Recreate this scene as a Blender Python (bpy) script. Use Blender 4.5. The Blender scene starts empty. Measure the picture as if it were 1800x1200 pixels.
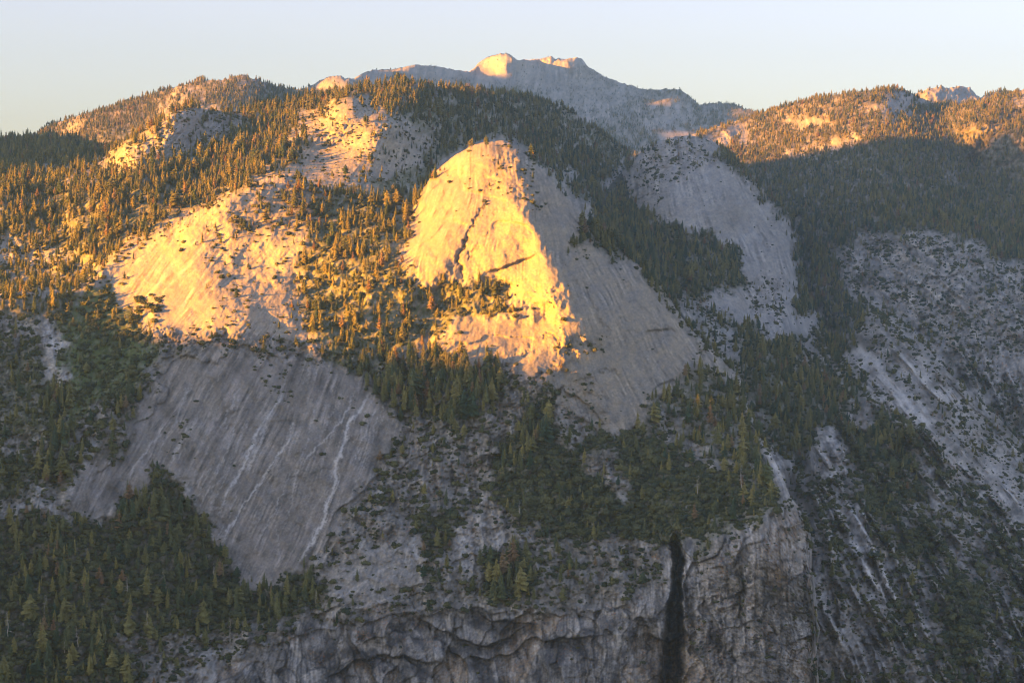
import bpy, math, random
import numpy as np
from mathutils import Vector

R = math.radians
random.seed(7)
rng = np.random.default_rng(11)
scene = bpy.context.scene
col = scene.collection

# ------------------------------------------------------------ camera, world, sun
FPX = 3480.0                      # focal length in pixels of the 1800 px wide frame
PITCH = math.atan((600 - 380) / FPX)
cd = bpy.data.cameras.new('camera')
cam = bpy.data.objects.new('camera', cd)
col.objects.link(cam)
cd.sensor_width = 36.0
cd.lens = 36.0 * FPX / 1800.0
cd.clip_start = 1.0
cd.clip_end = 60000.0
cam.rotation_euler = (math.pi / 2 - PITCH, 0, 0)
scene.camera = cam

SUN_AZ = -113.0                   # degrees clockwise from the view direction (+Y)
SUN_EL = 8.5
scene.world = bpy.data.worlds.new('World')
scene.world.use_nodes = True
wn = scene.world.node_tree
bg = wn.nodes['Background']
sky = wn.nodes.new('ShaderNodeTexSky')
sky.sky_type = 'NISHITA'
sky.sun_disc = False
sky.sun_elevation = R(5.0)
sky.sun_rotation = R(SUN_AZ)
sky.altitude = 2200
sky.air_density = 1.0
sky.dust_density = 4.0
sky.ozone_density = 3.0
hs = wn.nodes.new('ShaderNodeHueSaturation')
hs.inputs['Saturation'].default_value = .5
wn.links.new(sky.outputs[0], hs.inputs['Color']); tint = wn.nodes.new('ShaderNodeVectorMath'); tint.operation = 'MULTIPLY'
tco = wn.nodes.new('ShaderNodeTexCoord'); sep = wn.nodes.new('ShaderNodeSeparateXYZ'); ramp = wn.nodes.new('ShaderNodeValToRGB')
wn.links.new(tco.outputs['Generated'], sep.inputs[0]); wn.links.new(sep.outputs['Z'], ramp.inputs[0]); wn.links.new(ramp.outputs[0], tint.inputs[1])
ramp.color_ramp.elements[0].position = .035; ramp.color_ramp.elements[0].color = (1.18, .91, .70, 1)      # dusty horizon
ramp.color_ramp.elements[1].position = .30; ramp.color_ramp.elements[1].color = (.87, .88, 1.0, 1)
e_ = ramp.color_ramp.elements.new(.11); e_.color = (.97, .80, .77, 1)
wn.links.new(hs.outputs[0], tint.inputs[0]); wn.links.new(tint.outputs[0], bg.inputs[0])
bg.inputs[1].default_value = 0.075

ld = bpy.data.lights.new('sun', 'SUN')
sun = bpy.data.objects.new('sun', ld)
col.objects.link(sun)
ld.energy = 5.0
ld.angle = R(0.6)
ld.color = (1.0, 0.37, 0.008)
sdir = Vector((math.sin(R(SUN_AZ)) * math.cos(R(SUN_EL)), math.cos(R(SUN_AZ)) * math.cos(R(SUN_EL)), math.sin(R(SUN_EL))))
sun.rotation_euler = sdir.to_track_quat('Z', 'Y').to_euler()

scene.view_settings.view_transform = 'Standard'
scene.view_settings.look = 'None'
scene.view_settings.gamma = 1.0
scene.view_settings.use_curve_mapping = False
scene.view_settings.exposure = 3.0
scene.cycles.max_bounces = 4
scene.cycles.diffuse_bounces = 2
scene.cycles.glossy_bounces = 1
scene.cycles.volume_bounces = 0
scene.cycles.use_denoising = True
scene.cycles.denoising_prefilter = 'ACCURATE'
scene.cycles.denoising_input_passes = 'RGB_ALBEDO_NORMAL'
scene.cycles.filter_width = 1.15
scene.cycles.caustics_reflective = False
scene.cycles.caustics_refractive = False


def tag(o, label=None, cat=None, group=None, kind=None):
    if label: o['label'] = label
    if cat: o['category'] = cat
    if group: o['group'] = group
    if kind: o['kind'] = kind
    return o


# ------------------------------------------------------------ survey helpers
def world(u, v, Y):
    """A sight line (photo column u, row v) followed to the depth Y metres."""
    cp, sp = math.cos(PITCH), math.sin(PITCH)
    dy = FPX * cp + (600 - v) * sp
    dz = -FPX * sp + (600 - v) * cp
    t = Y / dy
    return (u - 900) * t, Y + 0 * t, dz * t


CELL = 1.5
U0, V0 = -165.0, 60.0
NX, NY = 1420, 860
GU = U0 + CELL * np.arange(NX)
GV = V0 + CELL * np.arange(NY)
MU, MV = np.meshgrid(GU, GV)


def fnoise(seed, lo, hi, beta=1.0, ax=1.0, ay=1.0, ang=0.0):
    """Band-limited fractal noise on the survey grid, wavelengths lo..hi px, unit deviation."""
    r = np.random.default_rng(seed)
    n = np.fft.rfft2(r.standard_normal((NY, NX)))
    fy = np.fft.fftfreq(NY)[:, None]
    fx = np.fft.rfftfreq(NX)[None, :]
    c, s = math.cos(ang), math.sin(ang)
    a = (fx * c + fy * s) / ax
    b = (-fx * s + fy * c) / ay
    k = np.sqrt(a * a + b * b) / CELL + 1e-9
    amp = k ** (-beta) * np.exp(-(k * lo) ** 2 / 2) * (1 - np.exp(-(k * hi) ** 2 / 2))
    out = np.fft.irfft2(n * amp, s=(NY, NX))
    out -= out.mean()
    return (out / out.std()).astype(np.float32)


def blur(a, px):
    s = px / CELL
    if s < .3: return a
    fy = np.fft.fftfreq(NY)[:, None]
    fx = np.fft.rfftfreq(NX)[None, :]
    g = np.exp(-2 * (math.pi * s) ** 2 * (fx * fx + fy * fy))
    return np.fft.irfft2(np.fft.rfft2(a) * g, s=(NY, NX)).astype(np.float32)


def samp(m, u, v):
    x = np.clip((u - U0) / CELL, 0, NX - 1.001)
    y = np.clip((v - V0) / CELL, 0, NY - 1.001)
    i = x.astype(np.int32); j = y.astype(np.int32)
    fx = (x - i).astype(np.float32); fy = (y - j).astype(np.float32)
    return (m[j, i] * (1 - fx) + m[j, i + 1] * fx) * (1 - fy) + (m[j + 1, i] * (1 - fx) + m[j + 1, i + 1] * fx) * fy


def inpoly(pts, u, v):
    pts = np.asarray(pts, float)
    ins = np.zeros(np.broadcast(u, v).shape, bool)
    n = len(pts)
    for i in range(n):
        x1, y1 = pts[i]; x2, y2 = pts[(i + 1) % n]
        if y1 == y2: continue
        c = (v > min(y1, y2)) & (v <= max(y1, y2)) & (u < (v - y1) * (x2 - x1) / (y2 - y1) + x1)
        ins ^= c
    return ins


def worley(seed, s, ax=1.0, ay=1.0, ang=0.0, wu=0, wv=0):
    """Cell noise: distance to the nearest two seeds and a random value per cell."""
    r = np.random.default_rng(seed)
    c, sn = math.cos(ang), math.sin(ang)
    uu = MU + wu; vv = MV + wv
    X = ((uu * c + vv * sn) / (s * ax)).astype(np.float32) + 500
    Yy = ((-uu * sn + vv * c) / (s * ay)).astype(np.float32) + 500
    xi = np.floor(X).astype(np.int32); yi = np.floor(Yy).astype(np.int32)
    N = 1024
    jx = r.random((N, N), dtype=np.float32); jy = r.random((N, N), dtype=np.float32); val = r.random((N, N), dtype=np.float32)
    f1 = np.full(X.shape, 9., np.float32); f2 = f1.copy(); cv = np.zeros(X.shape, np.float32); lx = cv.copy(); ly = cv.copy()
    ta = r.random((N, N), dtype=np.float32) - .5; tb = r.random((N, N), dtype=np.float32) - .5; tl = cv.copy()
    for dy in (-1, 0, 1):
        for dx in (-1, 0, 1):
            a = (xi + dx) % N; b = (yi + dy) % N
            d = np.hypot(xi + dx + jx[b, a] - X, yi + dy + jy[b, a] - Yy)
            near = d < f1
            f2 = np.where(near, f1, np.minimum(f2, d))
            cv = np.where(near, val[b, a], cv)
            tl = np.where(near, (X - xi - dx - jx[b, a]) * ta[b, a] + (Yy - yi - dy - jy[b, a]) * tb[b, a], tl)
            f1 = np.where(near, d, f1)
    worley.tilt = tl
    return f1, f2, cv


# ragged edges for every painted region
WU = fnoise(1, 3, 70, 1.1) * 6.5
WV = fnoise(2, 3, 70, 1.1) * 5.5
WU += fnoise(3, 40, 220, 1.0) * 6; WV += fnoise(4, 40, 220, 1.0) * 5
SWU = fnoise(5, 40, 200, 1.0) * 4; SWV = fnoise(6, 40, 200, 1.0) * 4
PU, PV = MU + WU, MV + WV


def mask(pts, feather=3.0, raw=False):
    m = inpoly(pts, MU if raw else PU, MV if raw else PV).astype(np.float32)
    return np.clip(blur(m, feather), 0, 1)


def line_dist(pts, u=None, v=None):
    """Distance to a polyline, and the position along it (0..1)."""
    u = MU if u is None else u; v = MV if v is None else v
    pts = np.asarray(pts, float)
    best = np.full(u.shape, 1e9, np.float32); tt = np.zeros(u.shape, np.float32); side = np.zeros(u.shape, np.float32)
    L = np.hypot(*(pts[1:] - pts[:-1]).T); tot = L.sum(); acc = 0
    for i in range(len(pts) - 1):
        a = pts[i]; d = pts[i + 1] - a
        t = np.clip(((u - a[0]) * d[0] + (v - a[1]) * d[1]) / (d @ d), 0, 1)
        ex = u - a[0] - t * d[0]; ey = v - a[1] - t * d[1]
        q = np.hypot(ex, ey)
        nr = q < best
        best = np.where(nr, q, best).astype(np.float32)
        tt = np.where(nr, (acc + t * L[i]) / tot, tt)
        side = np.where(nr, ex * -d[1] + ey * d[0], side)
        acc += L[i]
    return best, tt, np.sign(side)


# ------------------------------------------------------------ skyline and crest lines
TA = [(-165, 545), (-60, 530), (0, 512), (60, 500), (115, 505), (150, 492), (175, 462), (200, 438), (225, 424), (260, 411), (300, 395), (340, 377), (390, 347), (430, 326), (470, 313),
      (500, 306), (540, 318), (580, 336), (620, 345), (660, 352), (700, 366), (716, 372), (724, 362), (738, 341), (758, 310), (778, 290), (800, 273), (825, 258), (850, 250), (885, 247),
      (903, 252), (920, 264), (950, 295), (980, 330), (1010, 362), (1045, 398), (1080, 430), (1130, 472), (1160, 502), (1180, 528), (1200, 560), (1225, 588), (1260, 622), (1300, 662),
      (1312, 710), (1345, 780), (1372, 828), (1388, 868), (1400, 888), (1414, 908), (1423, 945), (1429, 1010), (1433, 1120), (1436, 1330)]
TB = [(1000, 440), (1040, 390), (1072, 322), (1100, 290), (1130, 264), (1160, 249), (1190, 240), (1215, 238), (1250, 246), (1280, 268), (1300, 290), (1330, 322), (1352, 343), (1372, 356), (1388, 376),
      (1394, 402), (1402, 432), (1410, 475), (1421, 520), (1440, 560), (1462, 596), (1488, 606), (1506, 580), (1522, 552), (1540, 543), (1572, 554), (1610, 585), (1640, 622), (1680, 662),
      (1720, 700), (1760, 738), (1800, 785), (1965, 900)]
TC = [(1060, 305), (1130, 268), (1180, 250), (1240, 229), (1300, 211), (1330, 202), (1370, 187), (1430, 173), (1500, 163), (1560, 156), (1592, 158), (1612, 170), (1650, 185), (1690, 187), (1740, 174), (1770, 166),
      (1800, 157), (1965, 125)]
TK = [(1560, 190), (1612, 164), (1630, 156), (1650, 153), (1656, 150), (1662, 155), (1690, 152), (1705, 154), (1716, 167), (1724, 172), (1735, 166), (1755, 159), (1790, 163), (1830, 190)]
TD = [(-165, 252), (0, 246), (80, 243), (150, 250), (175, 262), (200, 258), (222, 246), (262, 224), (300, 197), (330, 188), (360, 192), (400, 197), (440, 190), (500, 179), (560, 170), (620, 160), (650, 150),
      (700, 146), (740, 149), (800, 156), (850, 161), (900, 167), (950, 175), (985, 186), (1010, 200), (1040, 218), (1070, 242), (1100, 264), (1125, 285), (1190, 340)]
TE = [(-165, 268), (0, 247), (60, 237), (90, 218), (130, 206), (180, 192), (220, 179), (260, 168), (300, 155), (342, 145), (347, 137), (353, 136), (362, 142), (385, 141), (400, 139), (426, 131), (436, 133),
      (442, 139), (457, 138), (461, 143), (480, 150), (515, 158), (620, 170)]
TF = [(460, 170), (540, 154), (562, 142), (580, 134), (600, 133), (606, 138), (622, 138), (640, 128), (655, 123), (690, 122), (730, 114), (765, 116), (800, 123), (826, 126), (836, 117), (846, 107), (858, 100),
      (880, 94), (895, 95), (903, 101), (910, 106), (930, 105), (955, 103), (963, 100), (969, 99), (975, 103), (1000, 104), (1014, 101), (1024, 104), (1033, 117), (1060, 133), (1090, 145),
      (1130, 157), (1165, 158), (1195, 157), (1214, 171), (1228, 184), (1260, 181), (1290, 184), (1312, 192), (1420, 215)]


def curve(pts, u):
    p = np.asarray(pts, float)
    return np.interp(u, p[:, 0], p[:, 1])


# control points: photo column, photo row, depth in metres
CA = [(-150, 1320, 2160), (0, 1320, 2180), (200, 1320, 2230), (400, 1320, 2330), (700, 1320, 2370), (1000, 1320, 2375), (1140, 1320, 2380), (0, 1200, 2250), (200, 1200, 2290), (400, 1180, 2350),
      (650, 1200, 2385), (850, 1200, 2390), (1050, 1200, 2390), (1150, 1200, 2395), (620, 1095, 2420), (760, 1078, 2425), (950, 1078, 2425), (1120, 1062, 2430),
      (-150, 1000, 2360), (0, 1020, 2390), (180, 1000, 2440), (350, 1080, 2430), (520, 1080, 2440), (430, 1032, 2500), (510, 1015, 2500), (330, 930, 2540), (560, 900, 2570), (640, 1000, 2480),
      (380, 800, 2620), (600, 760, 2660), (470, 660, 2740), (300, 640, 2760), (200, 800, 2600), (60, 880, 2500), (-150, 800, 2560), (0, 700, 2680), (120, 640, 2760), (-150, 620, 2790), (0, 560, 2860), (-150, 540, 2900),
      (100, 520, 2960), (170, 570, 2880), (280, 600, 2800), (215, 540, 2945), (225, 470, 3080), (190, 450, 3120), (320, 520, 2930), (330, 440, 3070), (420, 560, 2830), (430, 470, 3020), (300, 400, 3160), (420, 400, 3110),
      (470, 320, 3240), (400, 345, 3170), (540, 420, 3075), (540, 500, 2975), (520, 600, 2820), (600, 640, 2790), (620, 560, 2875), (610, 460, 3000), (600, 380, 3170), (680, 420, 3050), (690, 375, 3200), (690, 500, 2935),
      (720, 375, 3200), (712, 450, 2990), (735, 350, 3210), (760, 400, 3030), (760, 480, 2930), (800, 300, 3230), (850, 262, 3240), (885, 252, 3260), (820, 360, 3050), (880, 320, 3085), (810, 450, 2945), (870, 400, 2970), (870, 470, 2915),
      (920, 280, 3190), (935, 330, 3060), (950, 380, 2985), (968, 420, 2940), (925, 440, 2930), (990, 470, 2900), (1010, 510, 2870), (1045, 560, 2850), (980, 300, 3300), (1000, 360, 3220), (1005, 420, 3060), (1040, 440, 3100), (1080, 440, 3200),
      (1040, 500, 2960), (1090, 520, 2990), (1130, 490, 3140), (1175, 530, 3170), (1140, 570, 2990), (1190, 600, 3040), (1100, 600, 2900), (1150, 660, 2900), (1210, 650, 2950), (1290, 665, 3030), (1240, 640, 3000),
      (700, 560, 2885), (780, 520, 2935), (880, 520, 2900), (780, 575, 2870), (900, 550, 2870), (960, 560, 2850), (800, 600, 2810), (900, 600, 2815), (980, 600, 2805), (900, 650, 2770), (960, 660, 2755), (1000, 620, 2800),
      (700, 640, 2800), (760, 680, 2750), (1000, 700, 2745), (1080, 680, 2800), (1100, 740, 2760), (1200, 700, 2850), (850, 760, 2690), (740, 780, 2670), (700, 850, 2610), (900, 850, 2620), (980, 800, 2660), (1100, 800, 2690), (1200, 780, 2740), (1280, 760, 2800),
      (1000, 900, 2570), (1100, 900, 2570), (1200, 870, 2600), (800, 930, 2550), (700, 980, 2490), (800, 1030, 2460), (930, 980, 2500), (1080, 990, 2500), (1150, 960, 2520), (620, 940, 2520), (600, 1050, 2440),
      (1225, 970, 2470), (1300, 900, 2520), (1340, 850, 2600), (1390, 885, 2510), (1340, 910, 2450), (1260, 980, 2420), (1300, 1050, 2400), (1300, 1200, 2380), (1300, 1320, 2370), (1220, 1100, 2420), (1390, 920, 2440), (1400, 1000, 2400), (1410, 1150, 2390),
      (1420, 960, 2470), (1428, 1100, 2440), (1430, 1320, 2440), (1350, 760, 2830), (1320, 700, 2950), (1375, 835, 2660)]
CB = [(1210, 242, 4800), (1200, 290, 4640), (1150, 260, 4800), (1090, 300, 4950), (1150, 330, 4500), (1220, 340, 4400), (1280, 300, 4650), (1270, 360, 4400), (1320, 350, 4600), (1300, 420, 4400), (1370, 380, 4720), (1350, 450, 4350), (1390, 440, 4640), (1400, 520, 4350),
      (1070, 360, 4800), (1000, 450, 4600), (1060, 420, 4400), (1150, 430, 4250), (1220, 470, 4150), (1000, 600, 3900), (1120, 520, 4000), (1290, 500, 4080), (1320, 560, 3960), (1380, 570, 3960), (1240, 560, 3850), (1180, 600, 3700), (1430, 580, 4150), (1300, 610, 3650),
      (1380, 630, 3600), (1300, 720, 3300), (1450, 650, 3700), (1440, 760, 3250), (1520, 560, 3950), (1545, 548, 3950), (1500, 640, 3700), (1560, 640, 3600), (1620, 660, 3600), (1640, 630, 3750), (1560, 740, 3300), (1640, 760, 3300), (1720, 720, 3650),
      (1800, 800, 3600), (1950, 900, 3500), (1460, 850, 2980), (1400, 860, 2980), (1560, 850, 3050), (1700, 850, 3200), (1800, 950, 3100), (1440, 960, 2700), (1450, 1080, 2520), (1460, 1200, 2440), (1540, 960, 2780), (1640, 980, 2850), (1560, 1100, 2600),
      (1640, 1150, 2560), (1740, 1080, 2720), (1700, 1200, 2540), (1800, 1180, 2650), (1950, 1100, 2950), (1950, 1320, 2600), (1450, 1320, 2400), (1650, 1320, 2450), (1300, 900, 2980)]
CC = [(1560, 158, 6700), (1400, 180, 6900), (1300, 212, 7000), (1100, 290, 6600), (1180, 252, 6600), (1650, 187, 6800), (1800, 160, 6350), (1950, 128, 6400), (1400, 230, 6550), (1560, 210, 6250), (1700, 215, 6120), (1800, 210, 6050), (1300, 290, 6300),
      (1450, 262, 6150), (1600, 245, 5950), (1800, 235, 5880), (1200, 330, 6000), (1400, 340, 5600), (1600, 320, 5500), (1800, 320, 5800), (1720, 290, 5980), (1950, 250, 6050), (1450, 420, 5200), (1700, 400, 5150), (1800, 430, 5150), (1600, 415, 5000), (1530, 420, 5050),
      (1680, 425, 4950), (1600, 460, 4800), (1700, 480, 4700), (1800, 520, 4600), (1600, 520, 4600), (1500, 480, 4850), (1700, 560, 4450), (1800, 620, 4300), (1600, 580, 4400), (1450, 540, 4650), (1520, 620, 4250), (1700, 650, 4200), (1800, 720, 4100),
      (1950, 650, 4200), (1950, 1000, 3900), (1400, 620, 4500), (1950, 450, 4800), (1150, 450, 5500)]
CD = [(-150, 255, 5000), (0, 248, 4950), (150, 252, 4900), (0, 292, 4300), (120, 285, 4250), (0, 310, 3950), (130, 305, 3900), (-150, 400, 3650), (0, 400, 3580), (100, 370, 3650), (0, 490, 3350), (-150, 520, 3250), (100, 460, 3420), (200, 400, 3480), (200, 310, 3780), (220, 260, 3950), (300, 200, 4050),
      (250, 270, 3850), (330, 192, 4120), (340, 250, 4000), (300, 310, 3720), (400, 205, 4300), (400, 280, 3850), (330, 360, 3540), (450, 200, 4350), (480, 260, 3900), (420, 330, 3560), (560, 172, 4500), (540, 225, 4030), (590, 190, 4110), (620, 176, 4170), (660, 190, 4150), (560, 260, 3910),
      (620, 230, 3960), (655, 245, 3860), (695, 232, 3960), (730, 245, 4200), (500, 305, 3640), (600, 290, 3740), (640, 310, 3690), (700, 300, 3850), (560, 330, 3560), (650, 345, 3560), (740, 300, 4000), (640, 158, 4500), (700, 148, 4500), (780, 156, 4650), (850, 163, 4980), (920, 172, 5250),
      (980, 186, 5450), (1040, 220, 5600), (1100, 266, 5650), (760, 220, 4330), (820, 240, 4430), (900, 230, 4900), (860, 290, 4300), (950, 280, 4720), (1000, 250, 5260), (1000, 330, 4680), (1060, 300, 5200), (1120, 300, 5400), (1070, 380, 4550), (1180, 400, 4600),
      (1180, 520, 3900), (1100, 480, 3850), (950, 400, 3850), (0, 620, 3000), (400, 420, 3300), (600, 430, 3350), (800, 400, 3700), (-150, 620, 3000)]
CE = [(-150, 270, 8000), (100, 220, 7900), (260, 172, 7800), (345, 145, 7700), (430, 135, 7700), (520, 160, 8000), (0, 330, 6300), (200, 330, 6100), (400, 330, 6100), (600, 330, 6500), (200, 230, 7100), (350, 200, 7000), (450, 180, 7300), (330, 170, 7350), (150, 230, 7300)]
CF = [(540, 155, 9600), (580, 136, 9500), (620, 150, 9200), (655, 125, 10200), (730, 116, 10500), (800, 125, 11500), (840, 115, 12500), (870, 110, 12200), (905, 105, 12100), (912, 130, 12000), (935, 110, 12700), (970, 104, 12800), (1020, 105, 12900), (870, 130, 12000),
      (960, 140, 12500), (1060, 136, 13100), (820, 140, 11400), (900, 165, 11200), (1000, 180, 11700), (700, 160, 9800), (1100, 160, 13000), (1160, 162, 13000), (1195, 160, 13000), (1150, 200, 11400), (1080, 220, 10600), (1228, 188, 12700), (1290, 188, 12800), (1180, 198, 11400),
      (1180, 215, 11000), (1220, 230, 10700), (1100, 260, 9700), (950, 240, 9300), (1300, 240, 10600), (1400, 250, 10600), (1000, 330, 7800), (1300, 330, 7500), (700, 330, 8000), (500, 330, 8200), (1030, 112, 13000), (500, 165, 9500)]
CK = [(1560, 190, 8600), (1650, 155, 8400), (1700, 156, 8500), (1640, 172, 8200), (1700, 175, 8300), (1760, 162, 8600), (1830, 190, 8700), (1600, 240, 8000), (1800, 240, 8000)]


CB = [(a, b, c + max(0, c - 4000) * .4) for a, b, c in CB]


def tps(ctrl, u, v):
    c = np.asarray(ctrl, float)
    x, y, z = c[:, 0] / 100, c[:, 1] / 100, c[:, 2]
    n = len(c)
    def K(r2): return 0.5 * r2 * np.log(r2 + 1e-12)
    A = np.zeros((n + 3, n + 3))
    A[:n, :n] = K((x[:, None] - x) ** 2 + (y[:, None] - y) ** 2) + np.eye(n) * 0.004
    A[:n, n] = 1; A[:n, n + 1] = x; A[:n, n + 2] = y
    A[n:, :n] = A[:n, n:].T
    w = np.linalg.solve(A, np.concatenate([z, [0, 0, 0]]))
    gu = u / 100; gv = v / 100
    out = w[n] + w[n + 1] * gu + w[n + 2] * gv
    for i in range(n):
        out = out + w[i] * K((gu - x[i]) ** 2 + (gv - y[i]) ** 2)
    return out


# ------------------------------------------------------------ painted survey: what grows and lies where
Fm = np.full((NY, NX), .06, np.float32)      # conifers
Sm = np.full((NY, NX), .45, np.float32)      # shrubs
Gm = np.full((NY, NX), .25, np.float32)      # soil and litter instead of bare rock
Rm = np.full((NY, NX), 5.0, np.float32)      # relief in metres
Km = np.zeros((NY, NX), np.float32)          # cliff
Bm = np.zeros((NY, NX), np.float32)          # brown slab rock
Lm = np.zeros((NY, NX), np.float32)          # grassy green
Tm = np.ones((NY, NX), np.float32)           # rock brightness
Bk = np.zeros((NY, NX), np.float32)          # broken ledges


def paint(pts, feather=3, F=None, S=None, G=None, Rg=None, K=None, B=None, L=None, T=None, K2=None):
    m = mask(pts, feather)
    for arr, val in ((Fm, F), (Sm, S), (Gm, G), (Rm, Rg), (Km, K), (Bm, B), (Lm, L), (Tm, T), (Bk, K2)):
        if val is not None:
            arr += m * (val - arr)
    return m


# far ranges
paint([(-165, 60), (1965, 60), (1965, 300), (1100, 300), (-165, 330)], 1, F=.9, S=0, G=.7, Rg=3)
paint([(500, 60), (1040, 60), (1120, 150), (1180, 165), (1120, 175), (1000, 165), (920, 170), (820, 140), (640, 150), (500, 160)], 4, F=.10, S=0, G=.08, Rg=3, T=.95)
paint([(1010, 110), (1120, 150), (1200, 160), (1190, 240), (1000, 230), (940, 180)], 6, F=.3, G=.3, Rg=3)
paint([(1120, 160), (1230, 160), (1320, 190), (1320, 230), (1130, 280), (1060, 230)], 4, F=.75, G=.6)
paint([(1130, 208), (1155, 196), (1200, 198), (1215, 215), (1190, 228), (1140, 222)], 3, F=.08, G=.05, Rg=3)
paint([(560, 145), (580, 130), (605, 130), (620, 150), (600, 160), (570, 158)], 3, F=.1, G=.1)
# far left mountain
paint([(300, 170), (340, 140), (360, 130), (460, 132), (450, 146), (360, 150), (330, 175)], 4, F=.35, G=.3)
paint([(105, 225), (130, 205), (150, 210), (130, 245)], 3, F=.3, G=.3)
# middle forested ridge and slope
paint([(-165, 235), (160, 240), (300, 190), (620, 150), (980, 175), (1130, 275), (1130, 520), (900, 420), (720, 380), (500, 310), (330, 380), (180, 470), (100, 560), (-165, 560)], 3, F=.78, S=.2, G=.75, Rg=4, L=.45)
paint([(150, 300), (205, 262), (262, 226), (300, 192), (345, 186), (420, 196), (395, 220), (345, 250), (325, 285), (300, 262), (240, 290), (170, 310)], 3, F=.12, S=.4, G=.12, Rg=5, K2=.5)
paint([(165, 255), (262, 215), (300, 190), (290, 215), (210, 262)], 3, F=.7, S=.4)
paint([(325, 235), (350, 190), (400, 192), (440, 205), (400, 235), (345, 262)], 3, F=.2, S=.3, G=.1, T=.8)
paint([(45, 305), (140, 295), (170, 305), (130, 312), (60, 315)], 3, F=.25, S=.4, G=.1, Rg=4)
paint([(500, 252), (530, 215), (560, 192), (600, 174), (650, 176), (672, 200), (700, 235), (770, 245), (745, 290), (700, 300), (640, 330), (560, 345), (500, 330), (440, 330), (440, 315), (520, 280), (560, 250)], 2.5, F=.03, S=.16, G=.04, Rg=1.2, K2=.1)
paint([(655, 185), (700, 205), (770, 245), (745, 280), (690, 262), (660, 232)], 4, F=.35, S=.3, G=.15, Rg=3)
paint([(560, 225), (640, 215), (690, 228), (690, 250), (600, 260), (540, 262)], 3, F=.12, S=.4, G=.1, K2=.6)
paint([(620, 290), (760, 255), (760, 300), (720, 345), (560, 345), (500, 330)], 5, F=.16, S=.2)
paint([(900, 270), (990, 290), (1030, 330), (960, 320), (920, 300)], 5, F=.5, S=.3, G=.3)
# left foreground edge
paint([(-165, 420), (120, 440), (175, 470), (150, 520), (60, 530), (-165, 545)], 4, F=.55, S=.6, G=.4)
paint([(-165, 405), (20, 412), (40, 450), (-10, 470), (-165, 470)], 3, F=.2, S=.6, G=.1, Rg=7)
# lower slope left
paint([(-165, 540), (280, 570), (270, 700), (130, 900), (-165, 910)], 4, F=.14, S=.85, G=.3, Rg=5, K2=.7)
paint([(0, 600), (90, 610), (110, 700), (100, 780), (0, 760)], 6, F=.22, S=1., G=.75, L=.35)
paint([(112, 540), (165, 500), (210, 505), (275, 575), (262, 640), (215, 700), (160, 715), (128, 760), (112, 700), (98, 640)], 4, F=.09, S=1.0, G=1, L=1, Rg=2)
paint([(80, 700), (130, 690), (140, 800), (110, 870), (60, 830)], 4, F=.9, S=1., G=.8)
paint([(205, 680), (270, 660), (280, 720), (240, 760), (190, 730)], 4, F=.6, S=1., G=.8)
paint([(-20, 790), (60, 800), (55, 870), (-20, 880)], 4, F=.3, S=1.2, G=.9, L=.4)
paint([(70, 560), (108, 570), (118, 660), (100, 690), (75, 640)], 3, F=0, S=.15, G=0, Rg=4, T=1.25)
# middle slope
paint([(270, 570), (560, 600), (700, 650), (980, 640), (1150, 740), (1180, 1050), (600, 1090), (560, 980), (600, 880), (700, 780), (690, 690), (480, 640), (290, 640)], 5, F=.08, S=.62, G=.14, Rg=5, K2=.8, T=.9)
paint([(270, 575), (500, 600), (640, 650), (690, 700), (560, 660), (300, 625)], 4, F=.05, S=.6, G=.1, Rg=3.5, K2=.9)
# the great slab
SLAB = [(300, 625), (420, 612), (500, 640), (600, 650), (690, 690), (705, 760), (650, 840), (600, 890), (575, 950), (515, 1015), (470, 1026), (430, 1032), (385, 965), (345, 880), (310, 825), (270, 850), (225, 905), (130, 910), (120, 850), (215, 760), (260, 690)]
paint(SLAB, 6, F=.0, S=.008, G=0, Rg=1.6, B=.5, K2=.08, T=.68)
paint([(440, 640), (500, 640), (520, 690), (500, 730), (470, 700)], 4, S=.45, G=.1)
paint([(640, 700), (660, 700), (640, 780), (600, 850), (590, 830)], 3, S=.12)
paint([(300, 740), (330, 735), (335, 820), (300, 815)], 4, S=.35, G=.1)
paint([(165, 770), (240, 760), (235, 810), (170, 825)], 4, S=.9, F=.1, G=.5)
# lower lit dome
paint([(175, 470), (225, 425), (330, 380), (400, 342), (500, 300), (560, 335), (552, 420), (540, 500), (560, 600), (420, 590), (300, 575), (210, 552), (200, 500)], 3, F=.06, S=.2, G=.06, Rg=1.6, K2=.12)
paint([(212, 478), (250, 440), (330, 425), (372, 445), (365, 500), (372, 560), (300, 572), (212, 552), (205, 510)], 3, F=.0, S=.002, G=0, Rg=1.0, K2=0, B=.2)
paint([(240, 530), (275, 518), (282, 540), (262, 560), (240, 548)], 2, S=1.2, G=.2, Rg=4)
paint([(385, 395), (430, 350), (510, 335), (560, 350), (555, 400), (470, 420), (400, 425)], 4, F=.3, S=.45, G=.25)
paint([(480, 345), (560, 330), (620, 345), (600, 390), (540, 400)], 4, F=.55, S=.6, G=.5)
paint([(440, 470), (540, 450), (540, 520), (440, 525)], 4, F=.04, S=.12, G=.05, Rg=2)
# gully forest
GUL = [(530, 430), (560, 345), (640, 340), (722, 368), (735, 415), (715, 465), (762, 500), (830, 492), (890, 490), (905, 545), (850, 562), (790, 572), (745, 592), (690, 640), (640, 670), (560, 625), (535, 520)]
paint(GUL, 3, F=.58, S=.8, G=.8, Rg=3, L=.55)
paint([(620, 620), (700, 630), (780, 612), (880, 650), (895, 690), (850, 740), (770, 765), (700, 720), (640, 680)], 4, F=.95, S=.9, G=.6)
paint([(700, 760), (760, 760), (760, 800), (700, 800)], 5, F=.2, S=.8)
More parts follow.
